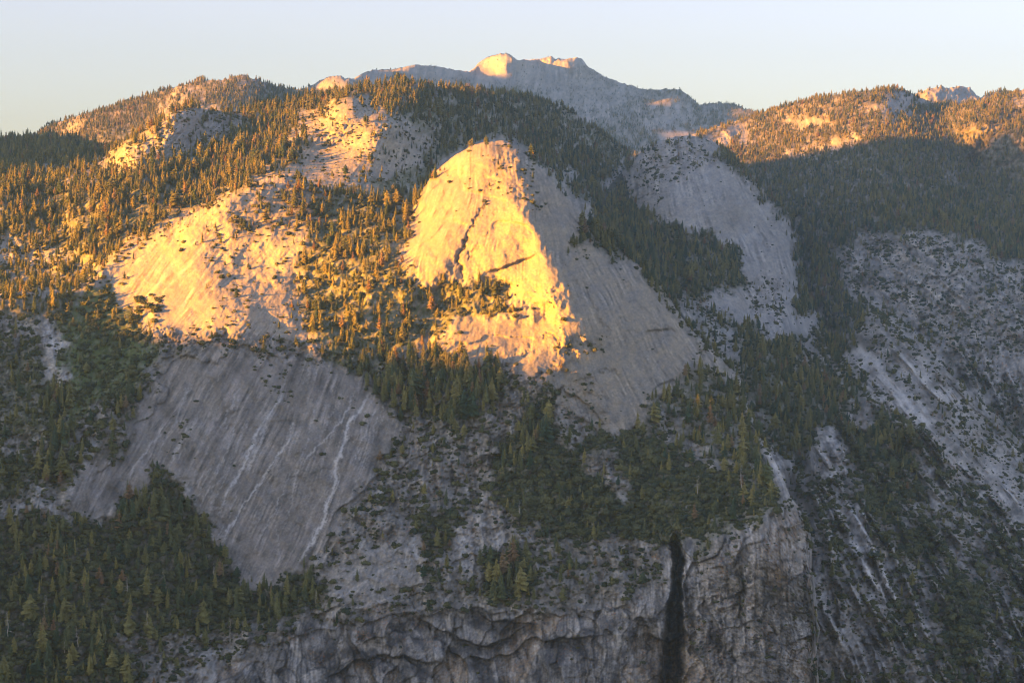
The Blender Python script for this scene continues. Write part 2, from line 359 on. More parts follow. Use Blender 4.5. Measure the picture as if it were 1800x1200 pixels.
# North dome
DOME = [(716, 372), (740, 338), (790, 280), (850, 248), (890, 245), (920, 262), (1180, 525), (1300, 662), (1240, 655), (1190, 690), (1135, 690), (1150, 750), (1060, 765), (980, 700), (960, 655), (880, 648), (780, 612), (765, 590), (800, 572), (900, 555), (890, 490), (830, 490), (762, 498), (708, 462), (722, 410)]
paint(DOME, 2.5, F=.0, S=.003, G=0, Rg=1.2, K2=0, B=0, L=0, T=.84)
paint([(872, 262), (920, 262), (950, 320), (965, 372), (935, 395), (905, 350), (875, 350), (820, 345), (850, 300)], 4, F=.03, S=.22, G=.04, Rg=2.2, K2=.35)
paint([(900, 510), (990, 505), (985, 560), (905, 560)], 4, F=.05, S=.12, Rg=3, T=.9)
paint([(985, 590), (1050, 585), (1060, 615), (1020, 640), (990, 660), (960, 665), (975, 625)], 3, F=.06, S=.6, G=.2, Rg=3, K2=.4)
paint([(1000, 650), (1040, 660), (1090, 720), (1070, 760), (1000, 720), (975, 690)], 4, S=.3, G=.05, Rg=2, K2=.3)
paint([(765, 590), (800, 575), (770, 640), (740, 640)], 4, S=.3, Rg=4)
# central forest and oak scrub
paint([(960, 660), (968, 760), (1060, 768), (1150, 752), (1240, 770), (1330, 800), (1395, 872), (1340, 898), (1240, 940), (1200, 1000), (1150, 955), (1060, 945), (985, 950), (900, 905), (866, 860), (880, 780), (935, 715)], 4, F=.15, S=1.7, G=.95, Rg=5, L=.2)
paint([(940, 700), (970, 680), (968, 760), (920, 830), (885, 830), (890, 780)], 4, F=.9, S=1.2)
paint([(1010, 800), (1080, 790), (1110, 850), (1100, 880), (1040, 840)], 5, F=.1, S=.4, G=.2, K2=.9)
paint([(960, 770), (1010, 770), (1060, 790), (1000, 800)], 5, F=.15, S=.6, G=.3)
paint([(1190, 660), (1240, 645), (1310, 690), (1345, 790), (1395, 872), (1300, 850), (1180, 770), (1135, 745), (1135, 700), (1190, 695)], 4, F=.7, S=.9, G=.7, L=.2)
paint([(1160, 720), (1260, 790), (1320, 850), (1250, 830), (1160, 770)], 6, F=.3, S=.6, G=.3, K2=.8)
# ledge above the cliff
paint([(730, 1062), (740, 1000), (830, 1035), (870, 965), (960, 940), (1150, 960), (1165, 1030), (1100, 1058), (950, 1076), (830, 1070)], 4, F=.16, S=.75, G=.4, Rg=4, K2=.6)
paint([(850, 990), (900, 975), (945, 990), (935, 1060), (850, 1060)], 4, F=.85, S=1.2, G=.8)
paint([(735, 905), (800, 890), (790, 960), (755, 1000), (735, 960)], 4, F=.15, S=1.3, G=.8)
paint([(795, 940), (845, 905), (885, 930), (885, 960), (830, 1010), (790, 990)], 3, F=0, S=.03, G=0, Rg=2, T=1.05)
paint([(560, 1000), (735, 930), (750, 1010), (620, 1085)], 5, F=.01, S=.2, G=.02, Rg=3, K2=.3)
# dark forest at lower left
LF = [(-165, 905), (60, 912), (180, 915), (235, 870), (280, 822), (312, 845), (345, 895), (390, 975), (430, 1040), (500, 1030), (545, 985), (575, 1040), (560, 1075), (420, 1120), (330, 1160), (230, 1200), (150, 1330), (-165, 1330)]
paint(LF, 4, F=.6, S=1.5, G=1, Rg=5, T=.9)
paint([(200, 1120), (420, 1110), (600, 1050), (640, 1090), (420, 1150), (260, 1200)], 6, F=.1, S=.6, G=.3, K2=.8)
# cliffs
CLIFF = [(180, 1330), (260, 1210), (420, 1160), (560, 1100), (640, 1085), (700, 1078), (830, 1068), (960, 1078), (1100, 1060), (1162, 1030), (1172, 960), (1200, 990), (1180, 1330)]
paint(CLIFF, 2, F=0, S=.02, G=0, Rg=5, K=1, K2=.3)
COLUMN = [(1212, 990), (1222, 968), (1260, 935), (1340, 912), (1400, 890), (1440, 930), (1440, 1330), (1170, 1330), (1195, 1100)]
paint(COLUMN, 2, F=0, S=.09, G=0, Rg=6, K=.8, K2=.6)
paint([(1222, 970), (1250, 905), (1330, 865), (1385, 868), (1395, 885), (1340, 905), (1260, 945), (1240, 1000)], 3, F=.35, S=1.1, G=.5, L=.5, K=0, K2=.5)
paint([(1168, 960), (1222, 950), (1206, 1330), (1150, 1330)], 3, F=0, S=0, G=0, K=1)
# second dome
BASKET = [(1072, 320), (1160, 246), (1210, 234), (1260, 244), (1300, 285), (1388, 372), (1408, 450), (1440, 562), (1412, 592), (1345, 592), (1280, 575), (1210, 520), (1290, 508), (1330, 500), (1290, 430), (1250, 405), (1180, 398), (1130, 370), (1085, 352)]
paint(BASKET, 2.5, F=.0, S=.005, G=0, Rg=1.6, K2=0, T=.95)
paint([(1075, 320), (1150, 255), (1250, 245), (1270, 290), (1220, 300), (1160, 330), (1130, 370), (1085, 350)], 5, F=.12, S=.3, G=.08, Rg=3, K2=.5)
paint([(1300, 520), (1350, 470), (1380, 520), (1390, 560), (1330, 560)], 5, F=.12, S=.25, K2=.4)
paint([(1000, 440), (1060, 350), (1085, 352), (1130, 372), (1180, 400), (1250, 406), (1290, 440), (1325, 498), (1270, 512), (1200, 525), (1130, 475), (1060, 430)], 4, F=.95, S=.7, G=.8, L=.2)
paint([(1120, 470), (1200, 520), (1290, 565), (1345, 592), (1412, 592), (1430, 630), (1520, 670), (1550, 700), (1470, 800), (1380, 830), (1300, 665), (1220, 580)], 4, F=.8, S=.9, G=.8, L=.35, Rg=4)
paint([(1190, 510), (1260, 560), (1300, 600), (1300, 660), (1230, 590), (1190, 560)], 4, F=.2, S=.4, G=.2)
paint([(1440, 560), (1412, 470), (1500, 500), (1530, 550), (1500, 600), (1480, 660), (1430, 600)], 4, F=.8, S=.8, G=.8)
paint([(1420, 590), (1500, 680), (1580, 700), (1540, 730), (1470, 660), (1400, 640)], 4, F=.2, S=.5, G=.3, T=1.1)
# slabs and slopes at lower right
paint([(1430, 860), (1480, 720), (1560, 700), (1965, 900), (1965, 1330), (1440, 1330)], 5, F=.07, S=.8, G=.22, Rg=7, K2=.6, T=.78)
paint([(1480, 610), (1510, 575), (1545, 543), (1640, 620), (1965, 900), (1965, 1000), (1800, 900), (1700, 850), (1640, 760), (1560, 700)], 4, F=.1, S=.5, G=.15, Rg=4, K2=.3, T=.9)
paint([(1500, 600), (1530, 620), (1640, 740), (1640, 765), (1560, 700), (1490, 630)], 3, F=0, S=.06, G=0, Rg=1.8, T=1.2)
paint([(1575, 620), (1660, 680), (1680, 700), (1650, 720), (1600, 680)], 3, F=0, S=.06, G=0, Rg=1.8, T=1.1)
paint([(1640, 760), (1720, 790), (1840, 900), (1900, 1000), (1780, 920), (1700, 850)], 4, F=0, S=.14, G=0, Rg=2.5, T=1.0)
paint([(1500, 880), (1560, 840), (1610, 850), (1600, 900), (1540, 910)], 5, F=.3, S=1.4, G=.8)
paint([(1580, 930), (1625, 930), (1630, 975), (1590, 985)], 4, F=0, S=1.6, G=.9)
paint([(1670, 1000), (1740, 1020), (1730, 1150), (1660, 1180), (1650, 1080)], 5, F=0, S=1.4, G=.9)
paint([(1470, 740), (1560, 720), (1610, 760), (1600, 840), (1500, 830), (1480, 800)], 5, F=.6, S=1.1, G=.8)
paint([(1480, 900), (1500, 880), (1560, 1010), (1580, 1080), (1545, 1060), (1500, 960)], 2.5, S=.03, G=0, T=1.3, Rg=2)
paint([(1440, 1000), (1500, 1030), (1560, 1130), (1540, 1200), (1440, 1180)], 4, S=.2, G=0, Rg=4)
paint([(1730, 660), (1850, 620), (1850, 690), (1760, 690)], 3, S=.05, F=.05, Rg=2, T=1.1)
paint([(1385, 800), (1480, 770), (1475, 900), (1436, 980), (1405, 905)], 5, F=.05, S=.8, G=.15, K2=.9, T=.9, Rg=5)
# right ranges
m = mask([(1260, 260), (1965, 190), (1965, 640), (1800, 470), (1700, 425), (1560, 408), (1470, 440), (1500, 520), (1400, 560), (1400, 420)], 4)
Fm += m * (1.0 - Fm); Sm += m * (.2 - Sm); Gm += m * (.85 - Gm); Rm += m * (6 - Rm)
paint([(1470, 450), (1530, 418), (1600, 410), (1660, 420), (1720, 450), (1800, 490), (1965, 560), (1965, 880), (1760, 720), (1640, 610), (1560, 545), (1500, 500)], 5, F=.15, S=.75, G=.18, Rg=6, K2=1.)
paint([(1520, 470), (1600, 450), (1700, 480), (1780, 560), (1700, 540), (1600, 500)], 5, F=.06, S=.4, K2=1.)
paint([(1720, 610), (1965, 640), (1965, 720), (1790, 670), (1740, 655)], 3, F=.02, S=.06, G=0, Rg=2)
paint([(1370, 213), (1400, 202), (1445, 208), (1465, 222), (1425, 226)], 2.5, F=.05, G=.0, Rg=2)
paint([(1235, 240), (1262, 224), (1300, 218), (1325, 232), (1310, 246), (1260, 256)], 2.5, F=.15, G=.05, Rg=3, K2=.5)
paint([(1520, 195), (1560, 168), (1600, 160), (1640, 185), (1590, 190), (1560, 190)], 3, F=.3, G=.1, Rg=5)
paint([(1385, 270), (1440, 258), (1510, 250), (1500, 262), (1430, 282), (1380, 285)], 3, F=.35, G=.1)
paint([(1600, 150), (1720, 145), (1730, 185), (1640, 180)], 2, F=.12, G=.05, Rg=8)
paint([(1770, 160), (1965, 130), (1965, 190), (1780, 195)], 3, F=.55, G=.35)

# broken ground: extra thinning and clumping of whatever grows
CL1 = fnoise(21, 6, 60, .8)
CL2 = fnoise(22, 4, 30, .5, 1.6, .8)

# flow of the rock: fall-line directions (photo column, row, dx, dy)
FL = [(470, 800, -.42, .91), (600, 800, -.35, .94), (500, 950, -.42, .9), (350, 700, -.55, .84), (200, 850, -.45, .9), (650, 720, -.2, .98), (60, 700, .2, .98), (300, 500, -.6, .8), (430, 480, -.7, .7), (560, 230, -.6, .8), (600, 300, -.5, .85),
      (780, 400, -.4, .92), (850, 420, -.22, .97), (920, 430, -.05, 1), (880, 300, .1, 1), (990, 400, .35, .93), (1080, 500, .5, .86), (1150, 600, .4, .92), (1050, 680, .45, .9), (900, 600, -.1, 1), (820, 620, -.3, .95),
      (850, 960, .15, .98), (700, 1000, -.2, .98), (600, 1050, -.8, .6), (760, 850, 0, 1), (600, 1130, .25, .97), (720, 1120, .22, .97), (850, 1140, .05, 1), (1000, 1150, 0, 1), (1150, 1150, 0, 1), (350, 1180, -.5, .8),
      (1300, 1000, 0, 1), (1400, 1000, .05, 1), (1300, 1150, 0, 1), (1150, 320, .1, 1), (1250, 350, .3, .95), (1330, 400, .5, .86), (1390, 480, .25, .97), (1340, 560, .3, .95), (1270, 540, .6, .8), (1200, 600, .6, .8),
      (1560, 650, .68, .73), (1640, 720, .66, .75), (1500, 800, .5, .86), (1540, 950, .5, .86), (1500, 1100, .45, .9), (1700, 850, .68, .73), (1780, 950, .6, .8), (1700, 1100, .35, .93), (1800, 1100, .4, .9), (1600, 500, .85, .5), (1750, 650, .4, .9),
      (900, 120, -.4, .9), (1000, 150, .1, 1), (300, 250, -.6, .7), (1100, 900, .1, 1), (1340, 750, .5, .86), (950, 800, .2, 1)]
dxs = np.zeros((NY, NX), np.float32); dys = dxs.copy(); ws = dxs.copy()
for (a, b, c, d) in FL:
    w = 1.0 / (((MU - a) ** 2 + (MV - b) ** 2) / 1e4 + .08) ** 1.6
    dxs += w * c; dys += w * d
nn = np.hypot(dxs, dys); dxs /= nn; dys /= nn
WB = fnoise(31, 20, 200, 1.0) * .09
FX = dxs - dys * WB; FY = dys + dxs * WB


PATCH = np.clip(.5 + .5 * fnoise(32, 20, 160, .9), .05, 1.6)


def lic(src, steps, stride=1.0):
    acc = [s.copy() for s in src]
    for sg in (1, -1):
        x = np.broadcast_to(np.arange(NX, dtype=np.float32), (NY, NX)).copy()
        y = np.broadcast_to(np.arange(NY, dtype=np.float32)[:, None], (NY, NX)).copy()
        for k in range(steps):
            i = np.clip(x, 0, NX - 1).astype(np.int32); j = np.clip(y, 0, NY - 1).astype(np.int32)
            x += sg * stride * FX[j, i]; y += sg * stride * FY[j, i]
            i = np.clip(x, 0, NX - 1).astype(np.int32); j = np.clip(y, 0, NY - 1).astype(np.int32)
            for q, s in enumerate(src): acc[q] += s[j, i]
    return [(a - a.mean()) / a.std() for a in acc]


ST1, ST2 = lic([fnoise(41, 1.5, 8, .2), fnoise(42, 5, 30, .6)], 34, 1.3)
ST3, = lic([fnoise(43, 2, 9, .3)], 7, 1.0)
ST4, = lic([fnoise(44, 9, 80, .8)], 30, 2.0)

# ------------------------------------------------------------ relief
DISP = np.zeros((NY, NX), np.float32)         # metres away from the viewer at 3 km
n1 = fnoise(51, 4, 90, 1.75); n2 = fnoise(52, 2, 30, .8); n3 = fnoise(53, 30, 260, 1.4)
ridged = 1 - 2 * np.abs(fnoise(54, 5, 60, .9))
f1, f2, cv = worley(61, 34, 1.4, .6, -.25, SWU, SWV); ft = worley.tilt
g1, g2, gv = worley(62, 14, 1.5, .7, -.3, SWU, SWV); gt = worley.tilt
DISP += Rm * (.9 * n1 + .14 * n2) * (1 - .93 * Km) + 6 * n3 * np.clip(Rm / 4, 0, 1) * (1 - .6 * Km)
DISP += Bk * ((cv - .5) * 9 + ft * 22 + (gv - .5) * 4 + gt * 12 - 2 * ridged)
DISP += (ST2 * (.08 + .14 * Rm) * (1 - Km) + ST1 * (.02 + .05 * Rm)) * PATCH
RIB = np.clip(Bk * .55, 0, .5) * (1 - Km)
RR = mask([(1400, 620), (1500, 560), (1965, 700), (1965, 1330), (1440, 1330), (1430, 900)], 20)
RIB = np.maximum(RIB, np.clip(RR * Bk * 1.5, 0, 1) * (1 - Km)) * np.clip(PATCH * 1.3, .3, 1.4)
DISP += RIB * (3.5 + 9 * RR) * (ST4 - .8 * np.abs(ST4 - .3)) + RIB * 1.6 * np.abs(ST2) * (1 + RR)
# cliff joints: tall blocks, set forward and back
h1, h2, hv = worley(63, 84, .8, 1.5, .08, SWU, SWV); ht = worley.tilt
k1, k2, kv = worley(64, 32, .7, 1.7, .12, SWU, SWV); kt = worley.tilt
q1, q2, qv = worley(65, 13, .8, 1.5, -.15, SWU, SWV); qt = worley.tilt
DISP += Km * ((hv - .5) * 26 + ht * 34 + (kv - .5) * 13 + kt * 22 + (qv - .5) * 1.5 + qt * 3 + .4 * ST2 * PATCH)
DISP += 2.5 * np.exp(-((k2 - k1) * 24) ** 2) * Km + 3.5 * np.exp(-((f2 - f1) * 13) ** 2) * Bk
CRK = np.zeros((NY, NX), np.float32)
UND = np.zeros((NY, NX), np.float32)        # seepage below the arches
WHT = np.zeros((NY, NX), np.float32)
TAN = np.zeros((NY, NX), np.float32)


def crack(pts, w=2.0, depth=5.0, dark=.5, wob=.35):
    global DISP
    d, t, s = line_dist(pts, MU + WU * wob, MV + WV * wob)
    e = np.exp(-(d / w) ** 2) * np.clip(np.minimum(t, 1 - t) * 8, 0, 1) ** .5
    DISP += depth * e
    CRK[:] = np.maximum(CRK, dark * e)


def step(pts, drop, fall, sgn=1, wob=.4, dark=0):
    """A ledge: the rock on one side of the line is set back, easing out over `fall` px."""
    global DISP
    d, t, s = line_dist(pts, MU + SWU * 1.6 * wob + WU * .2 * wob, MV + SWV * 1.6 * wob + WV * .2 * wob)
    e = np.clip(s * sgn * d / 2.0, 0, 1) * np.exp(-(d / fall) ** 2) * np.clip(np.minimum(t, 1 - t) * 6, 0, 1)
    DISP += drop * e
    if dark: CRK[:] = np.maximum(CRK, dark * np.exp(-(d / 1.6) ** 2) * np.clip(np.minimum(t, 1 - t) * 6, 0, 1))


def vein(pts, w, k, wob=.22, jag=1.1):
    d, t, s = line_dist(pts, MU + WU * wob, MV + WV * wob)
    w = w * .62
    e = np.exp(-(d / (w * (1 + jag * .5 * ST1.clip(-1, 2)))) ** 2) * np.clip(np.minimum(t + .04, 1 - t) * 7, 0, 1)
    WHT[:] = np.maximum(WHT, k * e)


# dome cracks and flakes
crack([(852, 350), (842, 372), (828, 395), (822, 412), (812, 432), (808, 455), (812, 478), (814, 492)], 2.2, 7, .75)
crack([(815, 425), (806, 445), (795, 470), (790, 488)], 1.2, 3, .4)
crack([(843, 425), (832, 445), (824, 462)], 1.2, 3, .4)
crack([(875, 365), (868, 385)], 1.5, 3, .4)
step([(850, 478), (880, 468), (905, 458), (925, 452), (945, 440)], 8, 14, 1, dark=.5)
step([(940, 372), (950, 395), (962, 415), (980, 445), (1000, 475), (1030, 515), (1055, 555)], 10, 30, -1, .5)
crack([(985, 455), (1010, 490), (1035, 525), (1055, 560), (1075, 590)], 2.0, 6, .3)
step([(1130, 590), (1150, 582), (1175, 578), (1182, 570)], 14, 16, 1, dark=.6)
crack([(1100, 500), (1070, 495)], 1.2, 3, .3)
step([(1140, 690), (1160, 672), (1185, 668), (1200, 680)], 9, 14, 1, dark=.5)
crack([(950, 605), (960, 588), (975, 590), (982, 610), (975, 625)], 1.8, 5, .4)
crack([(905, 628), (925, 622), (935, 608)], 1.5, 4, .3)
crack([(978, 690), (985, 680), (975, 700), (966, 720), (965, 760), (975, 780)], 3, 12, .4)
step([(985, 680), (1010, 695), (1040, 720), (1070, 745)], 8, 16, 1, dark=.3)
step([(1000, 720), (1040, 745), (1075, 775)], 7, 14, 1, dark=.3)
crack([(1050, 655), (1070, 650), (1095, 658)], 1.6, 5, .4)
step([(722, 392), (745, 352), (790, 312), (840, 292), (880, 300)], 4, 26, 1, .5, .15)
step([(735, 440), (765, 400), (800, 385), (835, 392)], 4, 22, 1, .5, .15)
step([(860, 400), (895, 385), (930, 395), (950, 420)], 4.5, 20, 1, .5, .2)
step([(780, 610), (830, 590), (900, 588), (950, 600)], 5, 14, 1, .6, .2)
step([(765, 312), (800, 296), (820, 300)], 4, 10, 1)
step([(800, 300), (830, 330), (870, 345), (900, 352)], 5, 14, 1, dark=.25)
for q in range(30):
    a = random.uniform(740, 1000); b = random.uniform(290, 640); l = random.uniform(10, 34)
    crack([(a, b), (a + random.uniform(-.3, .3) * l, b + l * .6), (a + random.uniform(-.6, .2) * l, b + l)], random.uniform(.8, 1.3), random.uniform(1.2, 2.6), random.uniform(.1, .3))
for q in range(14):
    a = random.uniform(980, 1180); b = 340 + (a - 960) * .9 + random.uniform(10, 130); l = random.uniform(14, 40)
    step([(a, b), (a + l * .5, b - 4), (a + l, b + l * .35)], 2.5, 9, 1, .4, .3)
# second dome
crack([(1330, 395), (1345, 420), (1352, 445)], 3, 6, .4)
step([(1375, 372), (1382, 400), (1390, 440), (1400, 500), (1410, 560)], 16, 24, -1, .6)
step([(1270, 480), (1290, 475), (1315, 480)], 8, 12, 1, dark=.5)
crack([(1298, 315), (1320, 330)], 2, 4, .4)
for q in range(16):
    a = 1205 + 190 * random.random(); b = 290 + 200 * random.random(); l = 30 + 50 * random.random()
    crack([(a, b), (a + l * .45, b + l * .8)], .9, 1.6, .22)
for q in range(22):
    a = 1240 + 170 * q / 22; crack([(a - 20, 505 + 1.2 * (a - 1240) * .3), (a + 8, 590)], .9, 1.8, .2)
# the second gully flank (grey slab under the left dome)
for q in range(18):
    a = 470 + 14 * q; crack([(a + 12, 262 + random.uniform(-8, 8)), (a - 14, 340)], 1.0, 1.8, .2)
# rim of the great cliff
step([(420, 1165), (560, 1104), (640, 1090), (700, 1080), (830, 1068), (960, 1080), (1100, 1062), (1168, 1034)], 10, 50, 1, .8, .3)
step([(560, 985), (590, 900), (650, 850), (705, 770), (695, 700)], 8, 16, 1, .8, .3)
step([(130, 905), (220, 780), (300, 640), (420, 615), (560, 650)], 6, 16, 1, 1.2, .3)
for q in range(9):
    a = random.uniform(330, 560); b = random.uniform(700, 940)
    step([(a, b), (a + random.uniform(20, 50), b - random.uniform(0, 14)), (a + random.uniform(55, 90), b + random.uniform(-10, 22))], 2.2, 10, 1, 1.0, .2)
# slab veins
vein([(500, 690), (470, 730), (445, 770), (432, 820), (410, 850), (375, 915)], 3.4, .9)
vein([(475, 730), (450, 790), (436, 835)], 4.5, .6)
vein([(620, 690), (600, 740), (575, 770), (540, 800), (520, 830)], 2.2, .7)
vein([(520, 760), (485, 800), (460, 845), (430, 885), (410, 920), (385, 960)], 2.8, .95)
vein([(560, 700), (545, 760), (520, 830), (512, 890), (490, 930)], 1.4, .45)
vein([(650, 690), (635, 720), (612, 745), (600, 800), (578, 880), (565, 925), (540, 965), (515, 1005)], 4.0, .95)
vein([(480, 900), (487, 945), (490, 980), (475, 1010)], 1.3, .4)
vein([(600, 720), (575, 790), (560, 850)], 1.3, .35)
vein([(395, 640), (350, 720), (300, 800)], 1.6, .3)
vein([(440, 790), (360, 870), (330, 830)], 1.6, .35)
vein([(300, 740), (250, 800), (225, 850)], 2.5, .45)
vein([(375, 820), (330, 860), (325, 840)], 2, .4)
for q in range(44):
    a = random.uniform(330, 690); b = random.uniform(660, 860); l = random.uniform(60, 190)
    if inpoly(SLAB, np.array([a]), np.array([b]))[0]:
        vein([(a, b), (a - l * .2 + random.uniform(-4, 4), b + l * .45), (a - l * .42, b + l * .9)], random.uniform(.7, 1.6), random.uniform(.2, .6))
vein([(730, 900), (728, 960), (745, 1005), (735, 1040)], 4, .7)
vein([(600, 1050), (660, 1010), (700, 980)], 1.6, .6, .2)
vein([(600, 1080), (680, 1050), (730, 1035)], 1.8, .6, .2)
vein([(770, 1000), (820, 995), (880, 985)], 1.5, .6, .2)
# slopes at right
vein([(1450, 830), (1490, 890), (1530, 960), (1560, 1010), (1565, 1060), (1580, 1110)], 6, .75)
vein([(1600, 780), (1640, 840), (1660, 930), (1700, 1010)], 3, .5)
vein([(1540, 760), (1600, 690), (1640, 740)], 2.5, .3)
vein([(1500, 600), (1560, 670), (1640, 755)], 5, .55)
vein([(1740, 1100), (1790, 1200)], 3, .4)
vein([(1730, 800), (1790, 880), (1850, 960)], 4, .45)
crack([(1520, 640), (1560, 690), (1600, 745)], 2, 6, .4)
step([(1500, 930), (1545, 1000), (1560, 1060), (1600, 1150)], 14, 30, -1, .6, .2)
step([(1640, 640), (1700, 700), (1790, 790)], 12, 30, 1, .6)
step([(1700, 940), (1735, 1050), (1760, 1180), (1790, 1320)], 30, 40, -1, .8)
step([(1440, 1000), (1470, 1060), (1480, 1200)], 18, 25, 1, .5)
# cliff arches
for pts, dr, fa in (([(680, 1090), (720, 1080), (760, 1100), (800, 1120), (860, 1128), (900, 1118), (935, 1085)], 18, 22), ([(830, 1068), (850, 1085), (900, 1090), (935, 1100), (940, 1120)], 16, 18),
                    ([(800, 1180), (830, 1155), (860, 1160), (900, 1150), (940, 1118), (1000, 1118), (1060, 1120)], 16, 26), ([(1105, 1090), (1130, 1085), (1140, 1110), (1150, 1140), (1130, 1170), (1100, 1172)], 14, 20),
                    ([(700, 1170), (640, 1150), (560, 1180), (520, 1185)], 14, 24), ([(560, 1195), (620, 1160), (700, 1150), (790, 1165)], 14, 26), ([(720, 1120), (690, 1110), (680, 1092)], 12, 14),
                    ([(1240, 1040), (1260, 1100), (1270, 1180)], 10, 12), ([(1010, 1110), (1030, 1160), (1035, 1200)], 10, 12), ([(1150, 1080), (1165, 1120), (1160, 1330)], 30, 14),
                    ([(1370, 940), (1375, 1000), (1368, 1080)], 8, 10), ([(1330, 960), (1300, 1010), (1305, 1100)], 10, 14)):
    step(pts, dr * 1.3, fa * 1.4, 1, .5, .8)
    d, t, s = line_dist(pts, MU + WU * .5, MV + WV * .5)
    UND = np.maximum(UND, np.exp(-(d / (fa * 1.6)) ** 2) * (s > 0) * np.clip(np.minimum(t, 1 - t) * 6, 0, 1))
# two rock pinnacles standing out of the trees, and a third knob
PIN = np.zeros((NY, NX), np.float32)
for poly, hgt_ in (([(1490, 738), (1498, 712), (1510, 700), (1528, 712), (1540, 740), (1528, 762), (1508, 765)], 30), ([(1422, 790), (1432, 762), (1446, 748), (1470, 765), (1482, 800), (1480, 835), (1450, 840), (1428, 825)], 30),
                   ([(1345, 800), (1385, 790), (1410, 850), (1402, 885), (1370, 850)], 18)):
    pm = mask(poly, 2.5)
    DISP -= pm * hgt_ * (1 + .25 * (qv - .5))
    Fm *= 1 - pm; Sm *= 1 - .9 * pm; Gm *= 1 - pm; Bk += pm * (.9 - Bk); Tm += pm * (1.15 - Tm)
# the chasm beside the tower
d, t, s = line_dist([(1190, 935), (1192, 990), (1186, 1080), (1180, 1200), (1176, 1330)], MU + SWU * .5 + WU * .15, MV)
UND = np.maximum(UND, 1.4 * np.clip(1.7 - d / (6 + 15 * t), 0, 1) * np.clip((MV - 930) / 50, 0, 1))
DISP += 150 * np.clip(1.5 - d / (6 + 15 * t), 0, 1) * np.clip((MV - 930) / 50, 0, 1)
d, t, s = line_dist([(1424, 905), (1432, 1000), (1440, 1330)])
# tall narrow gullies on the wall at far right
for q in range(26):
    a = random.uniform(1440, 1800); b = random.uniform(700, 1100); l = random.uniform(60, 180)
    crack([(a, b), (a + l * .5, b + l * .85)], random.uniform(1.5, 5), random.uniform(4, 14), .15)
for q in range(20):
    a = random.uniform(1215, 1420); b = random.uniform(950, 1150)
    crack([(a, b), (a + random.uniform(-8, 8), b + random.uniform(50, 160))], random.uniform(1.2, 3), random.uniform(4, 10), .35)
for q in range(34):
    a = random.uniform(420, 1165); b = random.uniform(1080, 1180)
    crack([(a, b), (a + random.uniform(0, 22), b + random.uniform(40, 120))], random.uniform(1.0, 2.4), random.uniform(3, 7), .3)

Sm += np.clip(blur(CRK, 3) * 2.5, 0, .8) * np.clip(Bk * 2 + .12, 0, 1) * (1 - Km)      # brush roots in the cracks
# ------------------------------------------------------------ rock colour (its own, plus sunset warmth painted on the domes)
def mixc(a, b, t):
    t = np.clip(t, 0, 1)[..., None]
    return a * (1 - t) + b * t


c1 = fnoise(71, 10, 200, 1.0); c2 = fnoise(72, 2, 16, .3); c3 = fnoise(73, 4, 50, .7); c4 = fnoise(74, 8, 90, 1.0, .6, 1.6); c5 = fnoise(78, 30, 160, .8)
base = np.broadcast_to(np.array([.345, .318, .288], np.float32), (NY, NX, 3)).copy()
base = mixc(base, np.array([.275, .235, .215], np.float32), Bm * .8 * (1 + .25 * c1))
base = mixc(base, np.array([.205, .215, .235], np.float32), .25 + (.2 - .12 * Km) * c3 - .3 * Bm - .1 * (1 - Km))
sun_warmth = np.maximum(np.maximum(mask(DOME, 14), mask([(170, 430), (330, 370), (500, 295), (560, 335), (545, 420), (540, 600), (380, 585), (205, 555), (200, 500)], 14)), mask([(490, 255), (530, 210), (600, 168), (650, 170), (700, 235), (770, 245), (745, 290), (640, 335), (440, 330)], 12)) * np.clip(.85 + .3 * c1, .3, 1.2)  # golden sunlight put into the rock colour of the three sunlit domes
base *= 1 + sun_warmth[..., None] * (np.array([1.05, .96, .82], np.float32) - 1)
tn = 1 + (.12 * ST1 + .15 * ST2) * PATCH + Km * (.24 * ST2 + .12 * ST1) + (.09 - .06 * Km) * c2 + (.07 + .06 * Bk) * c1 - .16 * np.clip(c4, 0, 2) * Bk
tn *= 1 + Bm * (.24 * c5 - .16 * ST4 + .12 * ST2 * PATCH + .10 * ST1)
tn *= 1 - RR * .22 * np.clip(c5 + ST4 * .5, -1, 2)
tn *= 1 + Bk * (-.14 * ST4 + .22 * (cv - .5) + .40 * (gv - .5) + .10 * c2)
base *= (Tm * np.clip(tn, .35, 1.9))[..., None]
# cliff: black water streaks and tan fresh rock
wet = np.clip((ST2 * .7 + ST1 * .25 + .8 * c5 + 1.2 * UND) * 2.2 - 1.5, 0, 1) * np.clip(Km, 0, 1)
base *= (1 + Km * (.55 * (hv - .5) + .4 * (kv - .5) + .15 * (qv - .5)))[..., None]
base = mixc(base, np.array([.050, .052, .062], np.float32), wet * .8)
tanm = np.clip((hv - .62) * 6, 0, 1) * np.clip(.6 + .6 * c3, 0, 1) * np.clip(.8 - .6 * ST1, 0, 1) * np.clip(Km, 0, 1)
base = mixc(base, np.array([.40, .285, .175], np.float32), tanm * .75)
base = mixc(base, np.array([.60, .58, .57], np.float32), WHT * .9)
lich = np.clip(fnoise(75, 2, 12, .3) - 1.5, 0, 1) * np.clip(fnoise(76, 30, 150, 1) - .4, 0, 1) * np.clip(Bk + .4 * Km, 0, 1)
base = mixc(base, np.array([.42, .17, .05], np.float32), lich * 2.0)
soil = np.array([.105, .090, .060], np.float32)
litter = np.array([.060, .062, .036], np.float32)
grass = np.array([.10, .135, .035], np.float32)
gcol = mixc(mixc(np.broadcast_to(soil, base.shape), litter, .5 + .4 * c3), grass, Lm * (.8 + .3 * c2))
gm = np.clip(Gm * 1.25 + .22 * c2 + .18 * CL1 - .18, 0, 1) * np.clip(Gm * 6, 0, 1)
sand = np.clip(fnoise(77, 3, 26, .6) - 1.0, 0, 1) * np.clip(Bk, 0, 1)
